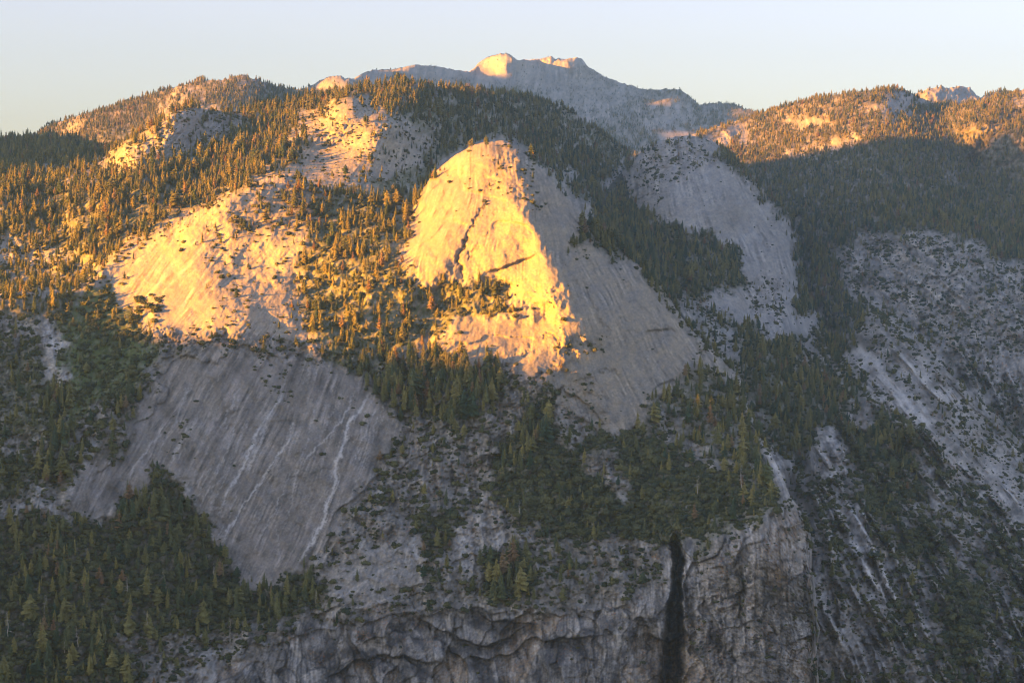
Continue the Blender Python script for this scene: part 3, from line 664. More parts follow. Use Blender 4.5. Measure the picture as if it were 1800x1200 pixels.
base = mixc(base, np.array([.46, .37, .28], np.float32), sand * .85)
base = mixc(base, gcol, gm * .95)
base = mixc(base, np.array([.035, .035, .035], np.float32), CRK)
jl = .55 * np.exp(-((k2 - k1) * 26) ** 2) + np.exp(-((h2 - h1) * 40) ** 2)
jb = np.exp(-((f2 - f1) * 15) ** 2) + .6 * np.exp(-((g2 - g1) * 10) ** 2)
base *= (1 - .5 * np.clip(jl, 0, 1) * Km - .38 * np.clip(jb, 0, 1) * Bk * (1 - Km) * (1 - gm))[..., None]
base = np.clip(base, .02, .75)

HIDE = None


# ------------------------------------------------------------ materials
def principled(name):
    m = bpy.data.materials.new(name); m.use_nodes = True
    nt = m.node_tree
    return m, nt, nt.nodes['Principled BSDF']


def rock_material():
    m, nt, b = principled('granite_ground')
    at = nt.nodes.new('ShaderNodeAttribute'); at.attribute_name = 'rock'
    tc = nt.nodes.new('ShaderNodeNewGeometry')
    n = nt.nodes.new('ShaderNodeTexNoise'); n.inputs['Scale'].default_value = .35; n.inputs['Detail'].default_value = 7; n.inputs['Roughness'].default_value = .65
    nt.links.new(tc.outputs['Position'], n.inputs['Vector'])
    mr = nt.nodes.new('ShaderNodeMapRange'); mr.inputs[1].default_value = .3; mr.inputs[2].default_value = .7; mr.inputs[3].default_value = .86; mr.inputs[4].default_value = 1.14
    nt.links.new(n.outputs['Fac'], mr.inputs[0])
    mx = nt.nodes.new('ShaderNodeVectorMath'); mx.operation = 'SCALE'
    nt.links.new(at.outputs['Color'], mx.inputs[0]); nt.links.new(mr.outputs[0], mx.inputs['Scale'])
    nt.links.new(mx.outputs[0], b.inputs['Base Color'])
    b.inputs['Roughness'].default_value = .92
    b.inputs['Specular IOR Level'].default_value = .15
    bp = nt.nodes.new('ShaderNodeBump'); bp.inputs['Strength'].default_value = .5; bp.inputs['Distance'].default_value = 1.6
    nt.links.new(n.outputs['Fac'], bp.inputs['Height']); nt.links.new(bp.outputs[0], b.inputs['Normal'])
    return m


ROCK = rock_material()
SOLID = {}


def mesh_np(name, co, quads, mats, rgb=None, smooth=True, matidx=None, tris=None):
    me = bpy.data.meshes.new(name)
    me.vertices.add(len(co)); me.vertices.foreach_set('co', np.ascontiguousarray(co, np.float32).ravel())
    k = quads.shape[1]
    me.loops.add(quads.size); me.loops.foreach_set('vertex_index', np.ascontiguousarray(quads, np.int32).ravel())
    me.polygons.add(len(quads)); me.polygons.foreach_set('loop_start', np.arange(0, quads.size, k, dtype=np.int32))
    if smooth: me.polygons.foreach_set('use_smooth', np.ones(len(quads), bool))
    for mt in mats: me.materials.append(mt)
    if matidx is not None: me.polygons.foreach_set('material_index', matidx.astype(np.int32))
    if rgb is not None:
        at = me.attributes.new('rock', 'FLOAT_COLOR', 'POINT')
        at.data.foreach_set('color', np.concatenate([rgb, np.ones((len(rgb), 1))], 1).astype(np.float32).ravel())
    me.update(calc_edges=True)
    return me


TREES, SHRUBS = [], []       # filled per landform: position, apparent place, depth


def landform(name, top, bot, ctrl, regions, u0, u1, du, rows, roll_px, roll_m, dscale=1.0, jag=1.0, front=None, fdef=.8, back=26, tden=1.0, sden=1.0):
    u = np.arange(u0, u1 + .01, du)
    tv = curve(top, u) + samp(n2, u, curve(top, u)) * .55 * jag
    bv = np.maximum(curve(bot, u), tv + 25)
    s = np.linspace(0, 1, rows)
    U = np.broadcast_to(u, (rows, len(u))).copy()
    V = bv + (tv - bv) * s[:, None]
    if name == 'north':        # the tower's outer corner is broken, not ruled
        U = U + np.clip((U - 1375) / 55, 0, 1) * (samp(n1, 700 + 0 * V, V) * 4 + samp(n2, 620 + 0 * V, V) * 2.2)
    # coarse depth, then fill in
    gu = np.arange(u0 - 10, u1 + 20, 10.0); gv_ = np.arange(60, 1345, 10.0)
    A, B = np.meshgrid(gu, gv_)
    dep = tps(ctrl, A, B)
    x = np.clip((U - gu[0]) / 10, 0, len(gu) - 1.001); y = np.clip((V - gv_[0]) / 10, 0, len(gv_) - 1.001)
    i = x.astype(int); j = y.astype(int); fx = x - i; fy = y - j
    # cubic-ish easing is not needed: the sheet is smooth at this spacing
    Y = (dep[j, i] * (1 - fx) + dep[j, i + 1] * fx) * (1 - fy) + (dep[j + 1, i] * (1 - fx) + dep[j + 1, i + 1] * fx) * fy
    dt = (V - tv)                                     # px below the crest
    q = np.clip(1 - dt / roll_px, 0, 1)
    Y = Y + roll_m * (1 - np.sqrt(np.maximum(1 - q * q, 0)))
    d = samp(DISP, U, V)
    fade = np.clip(dt / 6, .25, 1)
    Y = Y + d * fade * dscale * Y / 3000.0
    X, Yw, Z = world(U, V, Y)
    P = np.stack([X, Yw, Z], -1)
    # the far side of the crest, out of sight from here
    kk = np.arange(1, back + 1)[:, None]
    dy = (kk ** 1.7) * 4.0
    tp = P[-1][None]
    bx = tp[..., 0] + 0 * dy; by = tp[..., 1] + dy; bz = tp[..., 2] - dy * (.12 + .02 * kk) - 1.5 * kk
    bx = bx * (by / tp[..., 1])
    nb = samp(n1, U[-1] + 0 * kk, 300 + kk * 9 + 0 * U[-1]) * 2.0
    P = np.concatenate([P, np.stack([bx, by, bz + nb], -1)], 0)
    U2 = np.concatenate([U, np.broadcast_to(U[-1], (back, len(u)))], 0)
    V2 = np.concatenate([V, np.broadcast_to(V[-1], (back, len(u)))], 0)
    nr = rows + back
    hid = np.zeros(U2.shape, bool); hidm = np.full(U2.shape, 1e3)
    if front is not None:
        for fr in front:
            fu = np.asarray(fr, float)
            rngm = (U2 >= fu[0, 0]) & (U2 <= fu[-1, 0])
            hq = rngm & (V2 > curve(fr, U2) + 4)
            hid |= hq; hidm = np.where(hq, np.minimum(hidm, V2 - curve(fr, U2)), hidm)
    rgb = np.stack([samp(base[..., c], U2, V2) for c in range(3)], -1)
    f = samp(Fm, U2, V2); sh = samp(Sm, U2, V2)
    f = np.where(hid, fdef * (hidm > 22), f); sh = np.where(hid, .3, sh)
    rgb = np.where(hid[..., None], np.array([.07, .07, .045]), rgb)
    f[rows:] = f[rows - 1]
    # split the sheet into the named landforms
    cu = .25 * (U2[:-1, :-1] + U2[1:, 1:] + U2[:-1, 1:] + U2[1:, :-1]); cvv = .25 * (V2[:-1, :-1] + V2[1:, 1:] + V2[:-1, 1:] + V2[1:, :-1])
    idx = np.arange(nr * len(u)).reshape(nr, len(u))
    quads = np.stack([idx[:-1, :-1], idx[:-1, 1:], idx[1:, 1:], idx[1:, :-1]], -1)
    own = np.zeros(cu.shape, int)
    for r_i, (nm, lb, ct, poly) in enumerate(regions):
        if poly is None: continue
        own[inpoly(poly, cu, cvv)] = r_i
    flat = P.reshape(-1, 3); frgb = rgb.reshape(-1, 3)
    for r_i, (nm, lb, ct, poly) in enumerate(regions):
        qs = quads[own == r_i]
        if not len(qs): continue
        used = np.unique(qs)
        remap = np.zeros(len(flat), np.int64); remap[used] = np.arange(len(used))
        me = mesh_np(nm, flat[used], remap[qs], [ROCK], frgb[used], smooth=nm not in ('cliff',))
        o = bpy.data.objects.new(nm, me); col.objects.link(o)
        tag(o, lb, ct, kind='structure')
    # scatter
    a = P[:-1, 1:] - P[:-1, :-1]; b = P[1:, :-1] - P[:-1, :-1]
    plan = np.abs(a[..., 0] * b[..., 1] - a[..., 1] * b[..., 0])
    face = np.abs(a[..., 0] * b[..., 2] - a[..., 2] * b[..., 0])
    area = np.minimum(plan, 90.0) + .45 * np.minimum(face, 60.0)
    c_ = np.clip(.75 + .7 * samp(CL1, cu, cvv), 0, 2.2) * np.clip(.9 + .3 * samp(CL2, cu, cvv), 0, 2)
    fc = f[:-1, :-1]; sc_ = sh[:-1, :-1]
    fcl = np.where(fc > .75, fc * (.6 + .4 * c_), fc * c_)
    scl_ = np.where(sc_ > 1.0, sc_, sc_ * np.clip(.6 + .8 * samp(ST3, cu, cvv) - .7 * samp(ST4, cu, cvv) + .6 * samp(CL1, cu, cvv) + .3 * samp(CL2, cu, cvv), 0, 3.2))
    for dens, per, store in ((fcl * tden, 1 / 92.0, TREES), (scl_ * sden, 1 / 42.0, SHRUBS)):
        lam = dens * per * area
        cnt = rng.poisson(np.clip(lam, 0, 4))
        jj, ii = np.nonzero(cnt)
        rep = cnt[jj, ii]; jj = np.repeat(jj, rep); ii = np.repeat(ii, rep)
        tx = rng.random(len(ii))[:, None]; ty = rng.random(len(ii))[:, None]
        p = P[jj, ii] * (1 - tx) * (1 - ty) + P[jj, ii + 1] * tx * (1 - ty) + P[jj + 1, ii] * (1 - tx) * ty + P[jj + 1, ii + 1] * tx * ty
        store.append(np.column_stack([p, cu[jj, ii], cvv[jj, ii], hid[jj, ii] | (jj >= rows + 3)]))


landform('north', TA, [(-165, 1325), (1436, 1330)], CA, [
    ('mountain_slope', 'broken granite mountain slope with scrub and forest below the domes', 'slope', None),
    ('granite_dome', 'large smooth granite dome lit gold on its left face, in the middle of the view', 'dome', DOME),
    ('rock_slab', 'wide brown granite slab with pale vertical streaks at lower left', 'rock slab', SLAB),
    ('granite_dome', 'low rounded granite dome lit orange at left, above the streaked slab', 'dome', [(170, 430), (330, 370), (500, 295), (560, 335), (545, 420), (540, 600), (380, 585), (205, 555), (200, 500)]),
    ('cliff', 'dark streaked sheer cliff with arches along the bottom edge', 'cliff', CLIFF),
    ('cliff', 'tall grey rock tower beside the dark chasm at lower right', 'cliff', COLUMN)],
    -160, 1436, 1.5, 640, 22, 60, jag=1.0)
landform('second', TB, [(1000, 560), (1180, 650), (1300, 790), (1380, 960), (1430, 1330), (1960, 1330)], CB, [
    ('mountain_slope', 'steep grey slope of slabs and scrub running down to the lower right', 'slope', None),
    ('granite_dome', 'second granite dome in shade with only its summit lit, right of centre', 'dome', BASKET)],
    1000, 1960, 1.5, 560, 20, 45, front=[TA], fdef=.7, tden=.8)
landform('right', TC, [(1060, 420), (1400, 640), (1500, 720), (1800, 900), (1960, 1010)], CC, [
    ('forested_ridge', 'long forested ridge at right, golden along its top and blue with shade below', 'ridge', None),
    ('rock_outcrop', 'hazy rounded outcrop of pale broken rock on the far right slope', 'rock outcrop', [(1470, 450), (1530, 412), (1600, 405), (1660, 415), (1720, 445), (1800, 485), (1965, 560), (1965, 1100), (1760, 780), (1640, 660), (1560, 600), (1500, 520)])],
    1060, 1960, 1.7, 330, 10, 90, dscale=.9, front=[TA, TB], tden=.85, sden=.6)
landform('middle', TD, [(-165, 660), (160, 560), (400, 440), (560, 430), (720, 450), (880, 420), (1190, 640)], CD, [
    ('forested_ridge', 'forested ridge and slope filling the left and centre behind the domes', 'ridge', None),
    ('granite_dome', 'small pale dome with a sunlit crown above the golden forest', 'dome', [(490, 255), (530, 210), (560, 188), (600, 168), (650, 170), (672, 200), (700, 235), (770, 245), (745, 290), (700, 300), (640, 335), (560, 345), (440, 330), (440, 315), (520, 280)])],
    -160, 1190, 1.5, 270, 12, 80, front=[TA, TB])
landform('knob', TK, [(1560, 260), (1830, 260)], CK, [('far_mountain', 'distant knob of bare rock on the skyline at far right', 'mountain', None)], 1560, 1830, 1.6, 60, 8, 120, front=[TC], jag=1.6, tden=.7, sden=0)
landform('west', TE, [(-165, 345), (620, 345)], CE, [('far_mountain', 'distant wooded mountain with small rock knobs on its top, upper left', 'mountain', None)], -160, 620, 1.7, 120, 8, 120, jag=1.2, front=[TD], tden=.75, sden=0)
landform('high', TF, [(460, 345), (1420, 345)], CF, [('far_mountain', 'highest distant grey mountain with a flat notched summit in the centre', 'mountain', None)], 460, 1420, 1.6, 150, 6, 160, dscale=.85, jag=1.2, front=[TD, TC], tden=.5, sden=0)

# ------------------------------------------------------------ ground far below, and an unseen range added to the west to cast the shadow lines
def ground_sheet():
    n = 60
    xs = np.linspace(-5700, 5700, n); ys = np.linspace(-2400, 14900, n)
    a, b = np.meshgrid(xs, ys)
    z = -985 + 6 * np.sin(a / 900) * np.cos(b / 700)
    idx = np.arange(n * n).reshape(n, n)
    q = np.stack([idx[:-1, :-1], idx[:-1, 1:], idx[1:, 1:], idx[1:, :-1]], -1).reshape(-1, 4)
    me = mesh_np('ground', np.stack([a, b, z], -1).reshape(-1, 3), q, [ROCK], np.broadcast_to(np.array([.06, .07, .035]), (n * n, 3)))
    o = bpy.data.objects.new('ground', me); col.objects.link(o)
    tag(o, 'wooded valley floor far below the cliffs', 'ground', kind='structure')


ground_sheet()
XO = -3900.0
# shadow lines that the unseen western range is shaped to cast: photo column, row, depth
EDGE = [(1000, 650, 2770), (550, 612, 2810), (300, 588, 2830), (100, 545, 2900), (0, 515, 3350), (1200, 272, 5040), (1280, 305, 4940),
        (1800, 226, 5930), (1600, 243, 5950), (1450, 265, 6130), (1300, 290, 6300), (200, 265, 6800), (560, 158, 9400), (700, 132, 10300), (840, 132, 12000), (905, 138, 12000), (1150, 190, 10800), (1250, 195, 11700)]


def range_profile():
    out = []
    ta = math.tan(R(90 + SUN_AZ)); k = math.tan(R(SUN_EL)) / math.cos(R(90 + SUN_AZ))
    for (u, v, Y) in EDGE:
        x, y, z = world(u, v, Y)
        out.append((y + ta * (x - XO), z + (x - XO) * k))
    out += [(3315, 868), (3405, 1015), (6250, 600), (6900, 640), (2200, 420), (2547, 500), (2800, 580), (2960, 640)]
    out.sort()
    print('range', [(round(a), round(b)) for a, b in out])
    return [(-2400, 0)] + out + [(11500, 200), (13000, 0)]


HY = range_profile()


def west_blocker():  # unseen light blocker, crest heights worked back from the wanted shadow lines
    ys = np.arange(-2400, 12500, 25.0)
    h = np.interp(ys, [a for a, b in HY], [b for a, b in HY])
    r = np.random.default_rng(5)
    h = h + np.convolve(r.standard_normal(len(ys)), np.ones(5) / 5, 'same') * 7
    off = np.array([-1800, -1300, -800, -350, -120, -40, 0, 45, 100, 200, 330, 440])
    fall = np.array([.9, .55, .3, .14, .05, .012, 0, .02, .07, .2, .45, .75])
    X = XO + off[None, :] * np.ones((len(ys), 1)); Yy = np.repeat(ys[:, None], len(off), 1)
    Z = h[:, None] + (-1000 - h[:, None]) * fall[None, :] * 1.05 + r.standard_normal(X.shape) * 8 * (fall > .03)
    idx = np.arange(X.size).reshape(X.shape)
    q = np.stack([idx[:-1, :-1], idx[:-1, 1:], idx[1:, 1:], idx[1:, :-1]], -1).reshape(-1, 4)
    me = mesh_np('forested_ridge', np.stack([X, Yy, Z], -1).reshape(-1, 3), q, [ROCK], np.broadcast_to(np.array([.09, .09, .06]), (X.size, 3)))  # mesh of the added shadow-casting range
    o = bpy.data.objects.new('shadow_range', me); col.objects.link(o)
    tag(o, 'unseen range added to the west, its crest shaped to cast shadow lines', 'mountain range', kind='structure')


west_blocker()


# ------------------------------------------------------------ vegetation
def leaf_material(name, c1_, c2_, tr=.0):
    m, nt, b = principled(name)
    oi = nt.nodes.new('ShaderNodeObjectInfo')
    rp = nt.nodes.new('ShaderNodeMix'); rp.data_type = 'RGBA'
    rp.inputs[6].default_value = (*c1_, 1); rp.inputs[7].default_value = (*c2_, 1)
    nt.links.new(oi.outputs['Random'], rp.inputs[0])
    g = nt.nodes.new('ShaderNodeNewGeometry')
    n = nt.nodes.new('ShaderNodeTexNoise'); n.inputs['Scale'].default_value = .9; n.inputs['Detail'].default_value = 2
    nt.links.new(g.outputs['Position'], n.inputs['Vector'])
    mr = nt.nodes.new('ShaderNodeMapRange'); mr.inputs[1].default_value = .3; mr.inputs[2].default_value = .7; mr.inputs[3].default_value = .6; mr.inputs[4].default_value = 1.4
    nt.links.new(n.outputs['Fac'], mr.inputs[0])
    mx = nt.nodes.new('ShaderNodeVectorMath'); mx.operation = 'SCALE'
    nt.links.new(rp.outputs[2], mx.inputs[0]); nt.links.new(mr.outputs[0], mx.inputs['Scale'])
    nt.links.new(mx.outputs[0], b.inputs['Base Color'])
    b.inputs['Roughness'].default_value = .8; b.inputs['Specular IOR Level'].default_value = .2
    return m


def plain(name, c, rough=.9):
    m, nt, b = principled(name)
    g = nt.nodes.new('ShaderNodeNewGeometry')
    n = nt.nodes.new('ShaderNodeTexNoise'); n.inputs['Scale'].default_value = 1.5
    nt.links.new(g.outputs['Position'], n.inputs['Vector'])
    mr = nt.nodes.new('ShaderNodeMapRange'); mr.inputs[3].default_value = .6; mr.inputs[4].default_value = 1.4
    nt.links.new(n.outputs['Fac'], mr.inputs[0])
    mx = nt.nodes.new('ShaderNodeVectorMath'); mx.operation = 'SCALE'; mx.inputs[0].default_value = c
    nt.links.new(mr.outputs[0], mx.inputs['Scale']); nt.links.new(mx.outputs[0], b.inputs['Base Color'])
    b.inputs['Roughness'].default_value = rough
    return m


NEEDLE = leaf_material('conifer_needles', (.036, .066, .036), (.225, .195, .062))
DRY = leaf_material('dry_needles', (.17, .095, .045), (.21, .15, .08))
SHRUB = leaf_material('shrub_leaves', (.036, .050, .028), (.115, .115, .048))
BARK = plain('bark', (.10, .07, .05))
SNAG = plain('bleached_wood', (.34, .31, .28))


def tube(V, F, pts, rad, n=5):
    b0 = len(V)
    for (p, r) in zip(pts, rad):
        for k in range(n):
            a = 2 * math.pi * k / n
            V.append((p[0] + r * math.cos(a), p[1] + r * math.sin(a), p[2]))
    for i in range(len(pts) - 1):
        for k in range(n):
            a = b0 + i * n + k; b = b0 + i * n + (k + 1) % n
            F.append((a, b, b + n, a + n))


def conifer(seed, slim=.17, bare=.12, rag=.35, round_=0.0, dens=1.0):
    """unit-height conifer: returns (trunk verts, faces), (crown verts, faces)"""
    r = random.Random(seed)
    TV, TF_ = [], []
    tube(TV, TF_, [(0, 0, -.06), (0, 0, .3), (0, 0, .7), (0, 0, .97)], [.016, .012, .007, .001], 5)
    V, F = [], []
    z = bare
    lev = int(24 * dens)
    asym = [1 + r.uniform(-rag, rag) for _ in range(8)]
    for i in range(lev):
        t = i / (lev - 1)
        zz = bare + (1 - bare) * t ** .92
        prof = (1 - t) ** (.85 - .35 * round_) * (1 - .35 * math.exp(-t * 9)) + .02
        rr = slim * prof * (1 + r.uniform(-rag, rag) * .5)
        nb = max(4, int(10 * (1 - t * .55)))
        ph = r.random() * 6.28
        for k in range(nb):
            if r.random() < .12: continue
            a = ph + 6.283 * k / nb + r.uniform(-.3, .3)
            L = rr * asym[int(a / 6.2832 * 8) % 8] * r.uniform(.65, 1.2)
            dz = -L * r.uniform(.15, .55) + r.uniform(-.01, .01)
            w = L * r.uniform(.32, .5) + .006
            ca, sa = math.cos(a), math.sin(a)
            b0 = len(V)
            z0 = zz + .012
            V += [(0, 0, z0 + .012), (ca * L * .55 - sa * w, sa * L * .55 + ca * w, z0 + dz * .6 - .012), (ca * L, sa * L, z0 + dz), (ca * L * .55 + sa * w, sa * L * .55 - ca * w, z0 + dz * .6 - .012),
                  (ca * L * .5, sa * L * .5, z0 + dz * .3 + .014)]
            F += [(b0, b0 + 1, b0 + 4), (b0 + 1, b0 + 2, b0 + 4), (b0 + 2, b0 + 3, b0 + 4), (b0 + 3, b0, b0 + 4)]
    # leader
    b0 = len(V)
    V += [(.008, 0, .95), (-.004, .007, .95), (-.004, -.007, .95), (0, 0, 1.0)]
    F += [(b0, b0 + 1, b0 + 3), (b0 + 1, b0 + 2, b0 + 3), (b0 + 2, b0, b0 + 3)]
    return (TV, TF_), (V, F)


def bush(seed, n=110, flat=.75):
    r = random.Random(seed)
    V, F = [], []
    lobes = [(r.uniform(-.45, .45), r.uniform(-.45, .45), r.uniform(.2, .55), r.uniform(.35, .6)) for _ in range(6)]
    for _ in range(n):
        lx, ly, lz, lr = r.choice(lobes)
        a = r.random() * 6.283; c = r.uniform(-.35, 1); s = math.sqrt(1 - c * c)
        nx, ny, nz = s * math.cos(a), s * math.sin(a), c
        k = lr * r.uniform(.8, 1.08)
        p = Vector((lx + nx * k, ly + ny * k, (lz + nz * k) * flat))
        q = Vector((nx + r.uniform(-.6, .6), ny + r.uniform(-.6, .6), nz + r.uniform(-.5, .5))).normalized()
        t = q.orthogonal().normalized(); w = q.cross(t)
        ang = r.random() * 3.14; t, w = t * math.cos(ang) + w * math.sin(ang), w * math.cos(ang) - t * math.sin(ang)
        sz = r.uniform(.10, .2)
        b0 = len(V)
        V += [tuple(p + t * sz), tuple(p + w * sz * .8), tuple(p - t * sz), tuple(p - w * sz * .8)]
        F += [(b0, b0 + 1, b0 + 2), (b0, b0 + 2, b0 + 3)]
    # inner mass
    for (lx, ly, lz, lr) in lobes:
        b0 = len(V); lr2 = lr * .82
        for i in range(5):
            th = math.pi * (i / 4) * .9
            for k in range(7):
                a = 6.283 * k / 7
                q = lr2 * r.uniform(.85, 1.1)
                V.append((lx + q * math.sin(th) * math.cos(a), ly + q * math.sin(th) * math.sin(a), (lz + q * math.cos(th)) * flat))
        for i in range(4):
            for k in range(7):
                a = b0 + i * 7 + k; b = b0 + i * 7 + (k + 1) % 7
                F += [(a, b, b + 7), (a, b + 7, a + 7)]
    return V, F


def py_mesh(name, V, F, mats, idx=None):
    me = bpy.data.meshes.new(name)
    me.from_pydata([tuple(v) for v in V], [], F)
    for m_ in mats: me.materials.append(m_)
    if idx: me.polygons.foreach_set('material_index', idx)
    me.update()
    return me


forms = [dict(slim=.20, bare=.08), dict(slim=.23, bare=.12), dict(slim=.16, bare=.05, rag=.3), dict(slim=.27, bare=.25, rag=.6, round_=.8), dict(slim=.20, bare=.18, rag=.5), dict(slim=.25, bare=.06, rag=.45, round_=.3),
         dict(slim=.18, bare=.3, rag=.7, dens=.6), dict(slim=.22, bare=.15, rag=.5, dens=.8)]
proto_col = bpy.data.collections.new('tree_kinds')
crown_me, trunk_me = [], []
for k, fm in enumerate(forms):
    (tv_, tf_), (cv_, cf_) = conifer(100 + k, **fm)
    leaf = DRY if k == 6 else NEEDLE
    crown_me.append(py_mesh('crown', cv_, cf_, [leaf])); trunk_me.append(py_mesh('trunk', tv_, tf_, [BARK]))
    n0 = len(cv_)
    me = py_mesh('tree_kind', cv_ + tv_, cf_ + [tuple(n0 + i for i in f_) for f_ in tf_], [leaf, BARK], [0] * len(cf_) + [1] * len(tf_))
    o = bpy.data.objects.new('kind_%02d' % k, me); proto_col.objects.link(o)
shrub_col = bpy.data.collections.new('shrub_kinds')
for k in range(4):
    v_, f_ = bush(300 + k, 120 if k < 3 else 60)
    o = bpy.data.objects.new('bush_%02d' % k, py_mesh('bush_kind', v_, f_, [SHRUB])); shrub_col.objects.link(o)


def scatter(name, pos, scl, rotz, idx, coll, label, cat):
    me = bpy.data.meshes.new(name)
    n = len(pos)
    me.vertices.add(n); me.vertices.foreach_set('co', pos.astype(np.float32).ravel())
    a = me.attributes.new('size', 'FLOAT_VECTOR', 'POINT'); a.data.foreach_set('vector', scl.astype(np.float32).ravel())
    a = me.attributes.new('turn', 'FLOAT_VECTOR', 'POINT'); a.data.foreach_set('vector', rotz.astype(np.float32).ravel())
    a = me.attributes.new('which', 'INT', 'POINT'); a.data.foreach_set('value', idx.astype(np.int32))
    me.update()
    o = bpy.data.objects.new(name, me); col.objects.link(o)
    ng = bpy.data.node_groups.new(name + '_nodes', 'GeometryNodeTree')
    ng.interface.new_socket('Geometry', in_out='INPUT', socket_type='NodeSocketGeometry')
    ng.interface.new_socket('Geometry', in_out='OUTPUT', socket_type='NodeSocketGeometry')
    N = ng.nodes; Lk = ng.links
    gi = N.new('NodeGroupInput'); go = N.new('NodeGroupOutput')
    ip = N.new('GeometryNodeInstanceOnPoints')
    ci = N.new('GeometryNodeCollectionInfo'); ci.inputs['Collection'].default_value = coll
    ci.inputs['Separate Children'].default_value = True; ci.inputs['Reset Children'].default_value = True
    def na(t, nm):
        q = N.new('GeometryNodeInputNamedAttribute'); q.data_type = t; q.inputs['Name'].default_value = nm
        return q.outputs['Attribute']
    ip.inputs['Pick Instance'].default_value = True
    Lk.new(gi.outputs[0], ip.inputs['Points']); Lk.new(ci.outputs[0], ip.inputs['Instance'])
    Lk.new(na('INT', 'which'), ip.inputs['Instance Index'])
    er = N.new('FunctionNodeEulerToRotation'); Lk.new(na('FLOAT_VECTOR', 'turn'), er.inputs[0]); Lk.new(er.outputs[0], ip.inputs['Rotation'])
    Lk.new(na('FLOAT_VECTOR', 'size'), ip.inputs['Scale'])
    Lk.new(ip.outputs[0], go.inputs[0])
    md = o.modifiers.new('scatter', 'NODES'); md.node_group = ng
    tag(o, label, cat, kind='stuff')
    return o


T = np.concatenate(TREES); S = np.concatenate(SHRUBS)
print('trees', len(T), 'shrubs', len(S))


def bg_(a): return samp(a, T[:, 3], T[:, 4])


hgt = rng.lognormal(math.log(16.5), .36, len(T)).clip(5, 34)
ff = bg_(Fm)
hgt *= np.clip(.62 + .45 * ff, .6, 1.05)
hgt[T[:, 1] < 2800] *= 1.22; hgt[T[:, 1] > 4000] *= .88; hgt[T[:, 1] > 5400] *= .8
wid = rng.uniform(.75, 1.2, len(T))
kind = rng.choice(8, len(T), p=[.16, .15, .14, .16, .13, .12, .05, .09])
app = hgt / T[:, 1] * (1 - .9 * T[:, 5])
inside = (T[:, 3] > 8) & (T[:, 3] < 1792) & (T[:, 4] < 1190) & (T[:, 4] > 60)
order = np.argsort(-(app * inside))
big = order[:300]
rest = np.ones(len(T), bool); rest[big] = False
rest = np.nonzero(rest)[0]
h = hgt[rest]
scatter('conifer_forest', T[rest, :3], np.column_stack([h * wid[rest], h * wid[rest], h]), np.column_stack([rng.normal(0, .03, len(h)), rng.normal(0, .03, len(h)), rng.uniform(0, 6.28, len(h))]), kind[rest], proto_col,
        'conifer forest covering the ridges and gullies, too many trees to count', 'forest')
sz = rng.lognormal(math.log(3.0), .5, len(S)).clip(1.1, 9.5)
ss = samp(Sm, S[:, 3], S[:, 4])
sz *= np.clip(.75 + .35 * ss, .7, 1.35)
scatter('shrub_cover', S[:, :3] - np.array([0, 0, .3]), np.column_stack([sz, sz, sz * rng.uniform(.8, 1.3, len(sz))]), np.column_stack([np.zeros(len(sz)), np.zeros(len(sz)), rng.uniform(0, 6.28, len(sz))]), rng.integers(0, 4, len(sz)), shrub_col,
        'dark green scrub and low oak growing over the ledges and slopes', 'shrubs')

# the 300 conifers that show largest, each a thing with trunk and crown
STANDS = [('in dark stand below slab', lambda u, v: v > 820 and u < 640),
          ('on ledges above cliff', lambda u, v: v > 930 and u < 1180),
          ('on rock tower', lambda u, v: v > 820 and 1180 <= u < 1430),
          ('on lower right slope', lambda u, v: u >= 1430 and v > 680),
          ('in basin below dome', lambda u, v: v > 740 and u >= 640),
          ('in gully under dome', lambda u, v: v > 600 and 560 <= u < 960),
          ('in gold gully forest', lambda u, v: 470 <= u < 960 and v > 300),
          ('between the two domes', lambda u, v: u >= 960),
          ('on shaded left slope', lambda u, v: v > 560),
          ('in sunlit left forest', lambda u, v: True)]
ORD = ['first', 'second', 'third', 'fourth', 'fifth', 'sixth', 'seventh', 'eighth', 'ninth', 'tenth', 'eleventh', 'twelfth', 'thirteenth', 'fourteenth', 'fifteenth', 'sixteenth', 'seventeenth', 'eighteenth', 'nineteenth', 'twentieth']


def ordinal(n):
    if n < 20: return ORD[n]
    s = n + 1
    suf = 'th' if 10 <= s % 100 <= 20 else {1: 'st', 2: 'nd', 3: 'rd'}.get(s % 10, 'th')
    return '%d%s' % (s, suf)


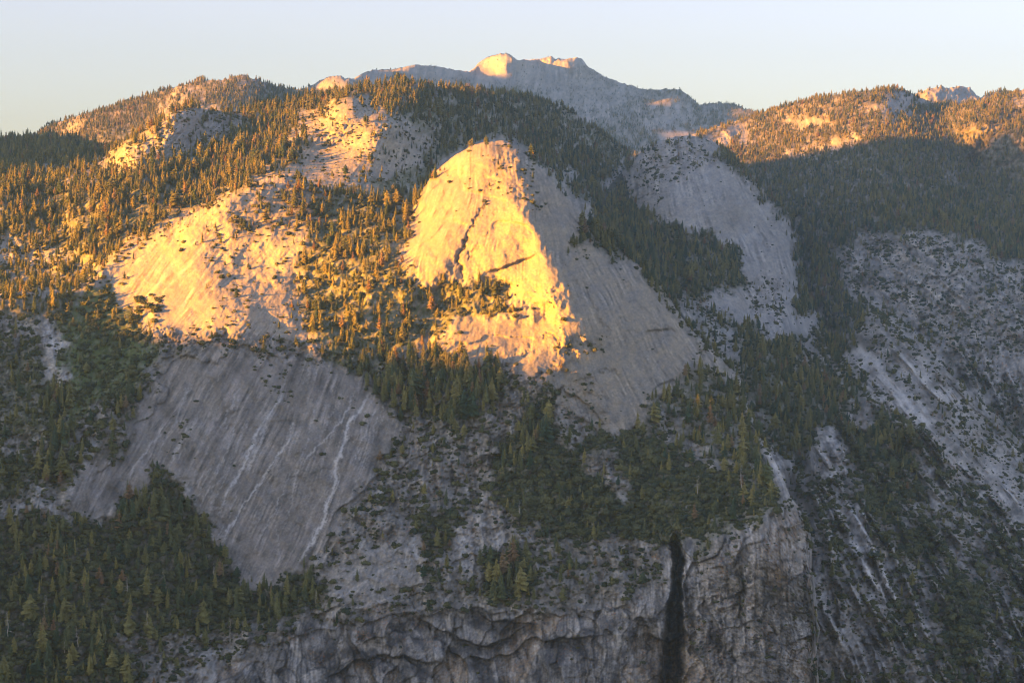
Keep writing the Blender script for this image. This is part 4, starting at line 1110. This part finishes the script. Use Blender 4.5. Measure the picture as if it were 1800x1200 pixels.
bystand = {}
for t_ in big:
    u_, v_ = T[t_, 3], T[t_, 4]
    for nm, fn in STANDS:
        if fn(u_, v_): break
    row = ''
    bystand.setdefault((nm, int(v_ // 70)), []).append(t_)
rowsof = {}
for (nm, rw) in bystand: rowsof.setdefault(nm, []).append(rw)
ROWN = ['top', 'second', 'third', 'fourth', 'fifth', 'sixth', 'seventh', 'eighth']
LOOK = ['dense narrow', 'broad cone-shaped', 'slim spire-like', 'round-topped open', 'ragged tall', 'full bushy', 'thin rusty-brown dying', 'sparse ragged']
for (nm, rw), lst in sorted(bystand.items()):
    lst.sort(key=lambda q: T[q, 3])
    rk = sorted(rowsof[nm]).index(rw)
    rowtxt = '' if len(rowsof[nm]) == 1 else '%s row down ' % ROWN[min(rk, 7)]
    for i_, t_ in enumerate(lst):
        o = bpy.data.objects.new('conifer', None); col.objects.link(o)
        o.empty_display_size = 1
        o.location = T[t_, :3]; o.rotation_euler = (rng.normal(0, .02), rng.normal(0, .02), rng.uniform(0, 6.28))
        hh = hgt[t_]; ww = wid[t_] * hh
        o.scale = (ww, ww, hh)
        place = 'only one' if len(lst) == 1 else ordinal(i_) + ' from left'
        tag(o, '%s conifer, %s, %s%s' % (LOOK[kind[t_]], place, rowtxt, nm), 'conifer', 'conifers growing on the near slopes')
        a = bpy.data.objects.new('trunk', trunk_me[kind[t_]]); b = bpy.data.objects.new('crown', crown_me[kind[t_]])
        for c in (a, b):
            col.objects.link(c); c.parent = o

# dead trees
def snag(seed):
    r = random.Random(seed); V, F = [], []
    pts = [(r.uniform(-.012, .012) * i, r.uniform(-.012, .012) * i, -.05 + i * .15) for i in range(8)]
    tube(V, F, pts, [.022, .020, .017, .014, .011, .008, .005, .001], 6)
    BV, BF = [], []
    for i in range(26):
        z = r.uniform(.25, .97); L = (1.03 - z) * r.uniform(.12, .3) + .02; a = r.random() * 6.28
        e = (math.cos(a) * L, math.sin(a) * L, z - L * r.uniform(-.1, .5)); m_ = (e[0] * .5, e[1] * .5, z + (e[2] - z) * .3)
        b0 = len(BV)
        for p, q in (((0, 0, z), .006), (m_, .0045), (e, .001)):
            BV += [(p[0] - math.sin(a) * q, p[1] + math.cos(a) * q, p[2]), (p[0] + math.sin(a) * q, p[1] - math.cos(a) * q, p[2]), (p[0], p[1], p[2] + q * 1.6)]
        for k in (0, 3):
            for m2 in range(3):
                n_ = (m2 + 1) % 3
                BF.append((b0 + k + m2, b0 + k + n_, b0 + k + 3 + n_, b0 + k + 3 + m2))
    return py_mesh('trunk', V, F, [SNAG]), py_mesh('branches', BV, BF, [SNAG])


SPOTS = [(402, 1118, 30, 'pale bare dead tree, brightest snag near right end of bottom left forest'), (24, 1112, 34, 'tall brown-trunked dead tree at far left edge of dark forest'), (240, 1052, 26, 'grey dead tree in middle of dark forest below the slab'),
         (200, 1128, 16, 'short broken dead trunk standing in bottom left forest'), (138, 1138, 26, 'leaning bare dead tree low in bottom left forest'), (77, 1075, 26, 'grey bare dead tree at left in dark forest'), (262, 1105, 28, 'thin grey dead tree among dark conifers left of centre bottom'),
         (285, 1022, 22, 'slim bare dead trunk just below tip of dark forest wedge'), (370, 1022, 22, 'grey twiggy dead tree close beside streaked slab'), (118, 1140, 14, 'small split dead trunk near bottom left corner'), (1296, 862, 34, 'tall bare dead tree on shoulder above rock tower'),
         (1240, 880, 26, 'thin dead tree in scrub left of rock tower top'), (906, 1045, 26, 'pale dead tree in small grove above arched cliff'), (932, 905, 22, 'grey dead tree at left edge of scrub basin'), (548, 1085, 20, 'dead tree right of slab foot in dark forest'), (813, 720, 22, 'grey dead tree at bottom of shaded gully stand')]
vis = T[:, 5] < .5
for k, (pu, pv, hh, lb) in enumerate(SPOTS):
    dd = (T[:, 3] - pu) ** 2 + (T[:, 4] - pv) ** 2 + (~vis) * 1e6
    t_ = int(np.argmin(dd))
    o = bpy.data.objects.new('dead_tree', None); col.objects.link(o)
    o.location = T[t_, :3] + np.array([0, -3.0, 0]); o.rotation_euler = (rng.normal(0, .04), rng.normal(0, .04), rng.uniform(0, 6.28)); o.scale = (hh, hh, hh)
    tag(o, lb, 'dead tree', 'bare dead trees among the conifers')
    a, b = snag(900 + k)
    for nm, me in (('trunk', a), ('branches', b)):
        c = bpy.data.objects.new(nm, me); col.objects.link(c); c.parent = o

print('visible big', len(big), 'min px', float(app[big].min() * FPX))

# ------------------------------------------------------------ evening air
def haze():
    x0, x1, y0, y1, z0, z1 = -5900, 5900, -2500, 15000, -1010, 1250
    V = [(x0, y0, z0), (x1, y0, z0), (x1, y1, z0), (x0, y1, z0), (x0, y0, z1), (x1, y0, z1), (x1, y1, z1), (x0, y1, z1)]
    F = [(0, 3, 2, 1), (4, 5, 6, 7), (0, 1, 5, 4), (1, 2, 6, 5), (2, 3, 7, 6), (3, 0, 4, 7)]
    m = bpy.data.materials.new('haze'); m.use_nodes = True
    nt = m.node_tree; nt.nodes.clear()
    out = nt.nodes.new('ShaderNodeOutputMaterial'); pv = nt.nodes.new('ShaderNodeVolumePrincipled')
    pv.inputs['Color'].default_value = (.32, .64, .95, 1)
    pv.inputs['Density'].default_value = HAZE
    pv.inputs['Anisotropy'].default_value = 0.6
    nt.links.new(pv.outputs[0], out.inputs['Volume'])
    o = bpy.data.objects.new('haze', py_mesh('haze', V, F, [m])); col.objects.link(o)
    tag(o, 'thin blue evening haze over the far ridges', 'haze', kind='stuff')


HAZE = 3.2e-5
haze()
